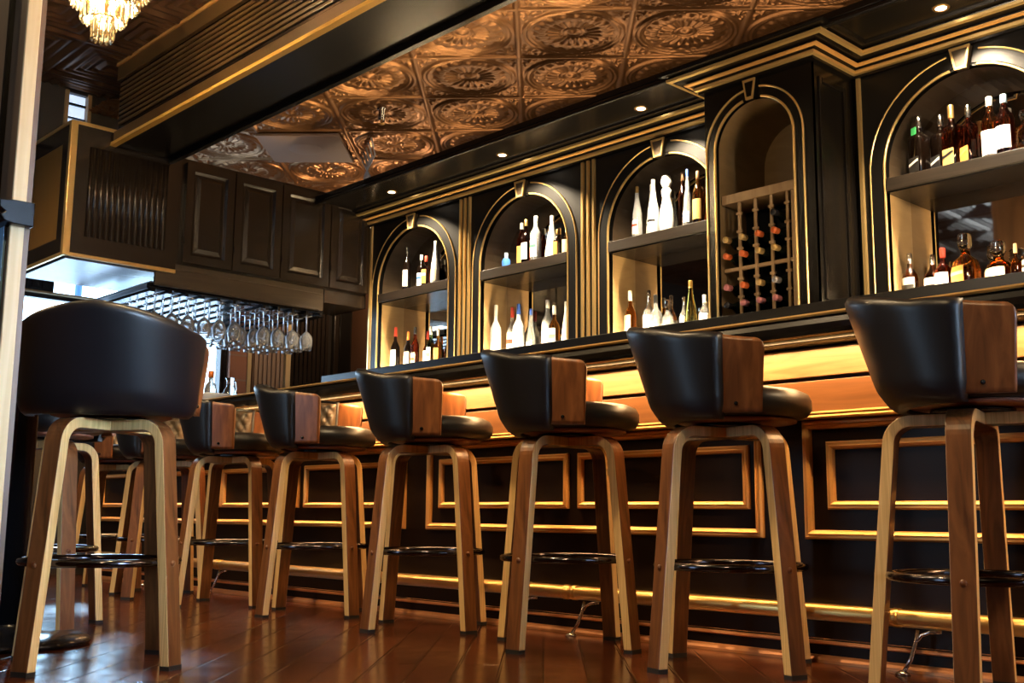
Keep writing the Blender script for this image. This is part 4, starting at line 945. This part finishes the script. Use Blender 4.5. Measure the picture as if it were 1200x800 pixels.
    for k in range(1, 4):
        c = dup(lg, e); c.rotation_euler = (0, 0, k * PI / 2); base.append(c)
    m = MB(); rr = 0.2225; m.tube([(rr * cos(2 * PI * i / 48), rr * sin(2 * PI * i / 48), 0.302) for i in range(48)], 0.0115, 12, True); base.append(m.build('footrest_ring', M['chrome_dark'], e))
    return e, bb, base
st0, st_back, st_base = make_stool()
SEATN = {c.name for c in st_back}; 
for c in st_back: c['seat'] = 1
def place_stool(x, y, seat, base, label, group, first=[True]):
    s = st0 if first[0] else dup(st0); first[0] = False
    s.location = (x, y, 0); s.rotation_euler = (0, 0, math.radians(base))
    d = math.radians(seat - base)
    for c in kids(s):
        if c.get('seat'): c.rotation_euler = (0, 0, d)
    tag(s, label, 'bar stool', group)
    return s
G = 'bar stools along the counter'
place_stool(-2.045, 2.85, -53, -15, 'black leather and walnut bar stool, second along the bar from the camera', G)
place_stool(-1.268, 2.85, -65, 15, 'closest bar stool along the bar, wide oak leg towards the camera', G)
place_stool(-2.732, 2.844, -54, 6.6, 'black and walnut bar stool before two brass rail brackets, third from nearest', G)
place_stool(-3.514, 2.852, -51, -2.6, 'fourth bar stool along the bar, below the second arch', G)
place_stool(-4.31, 2.852, -56, 2.7, 'fifth bar stool along the bar, below the first arch, quilted lining showing', G)
place_stool(-5.0, 2.81, -53, -2, 'sixth bar stool along the bar, partly behind the foreground pub table stool', G)
place_stool(-5.71, 2.79, -54, 30, 'seventh bar stool along the bar, glimpsed between the foreground stool legs', G)
place_stool(-6.45, 2.85, -54, 5, 'farthest bar stool along the bar, quilted back seen through foreground legs', G)
place_stool(-3.305, 1.424, 55, 25.5, 'large foreground bar stool at the pub table seen from behind', 'stools at the pub table')
place_stool(-4.47, 1.66, -95, 6, 'bar stool on the far side of the pub table, mostly hidden', 'stools at the pub table')

# pub table
tb = empty('pub_table', (-3.97, 1.40, 0)); tag(tb, 'black pedestal pub table with round base beside the foreground stool', 'table')
m = MB(); m.lathe([(0.0, 0.0), (0.262, 0.0), (0.27, 0.008), (0.27, 0.016), (0.262, 0.024), (0.15, 0.034), (0.07, 0.05), (0.056, 0.07)], 48, cap=False); m.build('round_base', M['black_metal'], tb)
m = MB(); m.lathe([(0.05, 0.05), (0.05, 1.0), (0.09, 1.005), (0.09, 1.018)], 28); m.build('pedestal', M['black_metal'], tb)
m = MB(); m.lathe([(0.0, 1.0185), (0.34, 1.0185), (0.35, 1.026), (0.35, 1.04), (0.345, 1.046), (0, 1.046)], 48, cap=False); m.build('table_top', M['lacquer_brown'], tb)

# ------------------------------------------------------------------ light
def light(kind, name, loc, energy, color, aim=None, **kw):
    l = bpy.data.lights.new(name, kind); l.energy = energy; l.color = color
    for k, v in kw.items(): setattr(l, k, v)
    o = bpy.data.objects.new(name, l); COL.objects.link(o); o.location = loc
    if aim is not None: o.rotation_euler = (Vector(aim) - Vector(loc)).to_track_quat('-Z', 'Y').to_euler()
    return o
light('AREA', 'bar_led', (-2.75, 3.08, 1.018), 95, (1.0, 0.57, 0.24), (-2.75, 3.13, 0.5), shape='RECTANGLE', size=9.6, size_y=0.02)
for x in DLX: light('SPOT', 'downlight_beam', (x, 4.36, 2.588), 190, (1.0, 0.80, 0.54), (x + 0.12, 4.52, 1.4), spot_size=1.9, spot_blend=0.6, shadow_soft_size=0.02)
for cx in ARCH:
    light('AREA', 'niche_light', (cx, YW + 0.008, 1.386), 17.0, (1.0, 0.74, 0.40), (cx, YW + 0.20, 1.75), shape='RECTANGLE', size=0.7, size_y=0.015)
for x, y, e_ in ((-0.6, 0.4, 60), (-2.6, 1.6, 50), (-4.6, 0.6, 55), (-6.2, 1.0, 40)):
    light('SPOT', 'room_downlight', (x, y, 3.12), e_ * 2.6, (1.0, 0.70, 0.36), (x, y, 0), spot_size=2.5, spot_blend=0.8, shadow_soft_size=0.06)
light('POINT', 'chandelier_glow', (-4.84, 1.93, 2.80), 220, (1.0, 0.72, 0.38), shadow_soft_size=0.08)
# daylight, then added fill lamps
for h in WFR:
    p = light('AREA', 'window_portal', ((h[0] + h[1]) / 2, YF - 0.12, (h[2] + h[3]) / 2), 1, (1, 1, 1), ((h[0] + h[1]) / 2, 0, (h[2] + h[3]) / 2), shape='RECTANGLE', size=h[1] - h[0], size_y=h[3] - h[2])
    p.data.cycles.is_portal = True
for h in WL: p = light('AREA', 'window_portal', (XL - 0.12, (h[0] + h[1]) / 2, (h[2] + h[3]) / 2), 1, (1, 1, 1), (0, (h[0] + h[1]) / 2, (h[2] + h[3]) / 2), shape='RECTANGLE', size=h[1] - h[0], size_y=h[3] - h[2]); p.data.cycles.is_portal = True
w = bpy.data.worlds.new('sky'); SC.world = w; w.use_nodes = True
bg = w.node_tree.nodes['Background']; bg.inputs['Color'].default_value = (0.50, 0.74, 1.0, 1); bg.inputs['Strength'].default_value = 9.0
sun = light('SUN', 'sun', (-16, 3, 6), 2.2, (0.40, 0.70, 1.0), angle=0.06)
sun.rotation_euler = Vector((3.7, -1.56, -1.42)).to_track_quat('-Z', 'Y').to_euler()
light('AREA', 'stool_fill_light', (2.52, 2.05, 1.55), 9, (0.50, 0.72, 1.0), (-3.3, 1.42, 0.9), shape='RECTANGLE', size=1.0, size_y=1.2, spread=0.45)  # narrow fill lamp added to put a blue highlight on the foreground stool
light('AREA', 'cornice_fill_light', (-3.2, 4.75, 2.66), 7, (1.0, 0.70, 0.40), (-3.2, 4.3, 3.4), shape='RECTANGLE', size=6.0, size_y=0.06)  # unseen fill lamp added above the cornice to brighten the copper tiles
light('POINT', 'alcove_fill_light', (-7.2, 5.1, 2.3), 14, (1.0, 0.66, 0.36), shadow_soft_size=0.05)  # fill lamp added to brighten the dark alcove wall
light('AREA', 'back_fill_light', (-3.2, 4.02, 1.0), 20, (1.0, 0.72, 0.42), (-3.2, 3.7, 3.0), shape='RECTANGLE', size=6.4, size_y=0.12)  # unseen fill lamp added behind the bar to brighten the ceiling
for x, y, z, e_ in ((-0.5, 3.45, 2.0, 60), (0.8, 3.45, 2.0, 60), (-2.6, 2.0, 2.15, 40)):
    light('POINT', 'tile_fill_light', (x, y, z), e_, (1.0, 0.72, 0.42), shadow_soft_size=0.09)  # unseen fill lamps added to rake light across the copper ceiling; no fixtures

# ------------------------------------------------------------------ render look
vs_ = SC.view_settings; vs_.view_transform = 'Standard'; vs_.look = 'None'; vs_.gamma = 1; vs_.use_curve_mapping = False; vs_.exposure = 0.22
cy = SC.cycles
cy.max_bounces = 10; cy.transmission_bounces = 8; cy.glossy_bounces = 5; cy.diffuse_bounces = 3; cy.transparent_max_bounces = 8
cy.caustics_reflective = False; cy.caustics_refractive = False; cy.sample_clamp_indirect = 4.0
cy.use_denoising = True
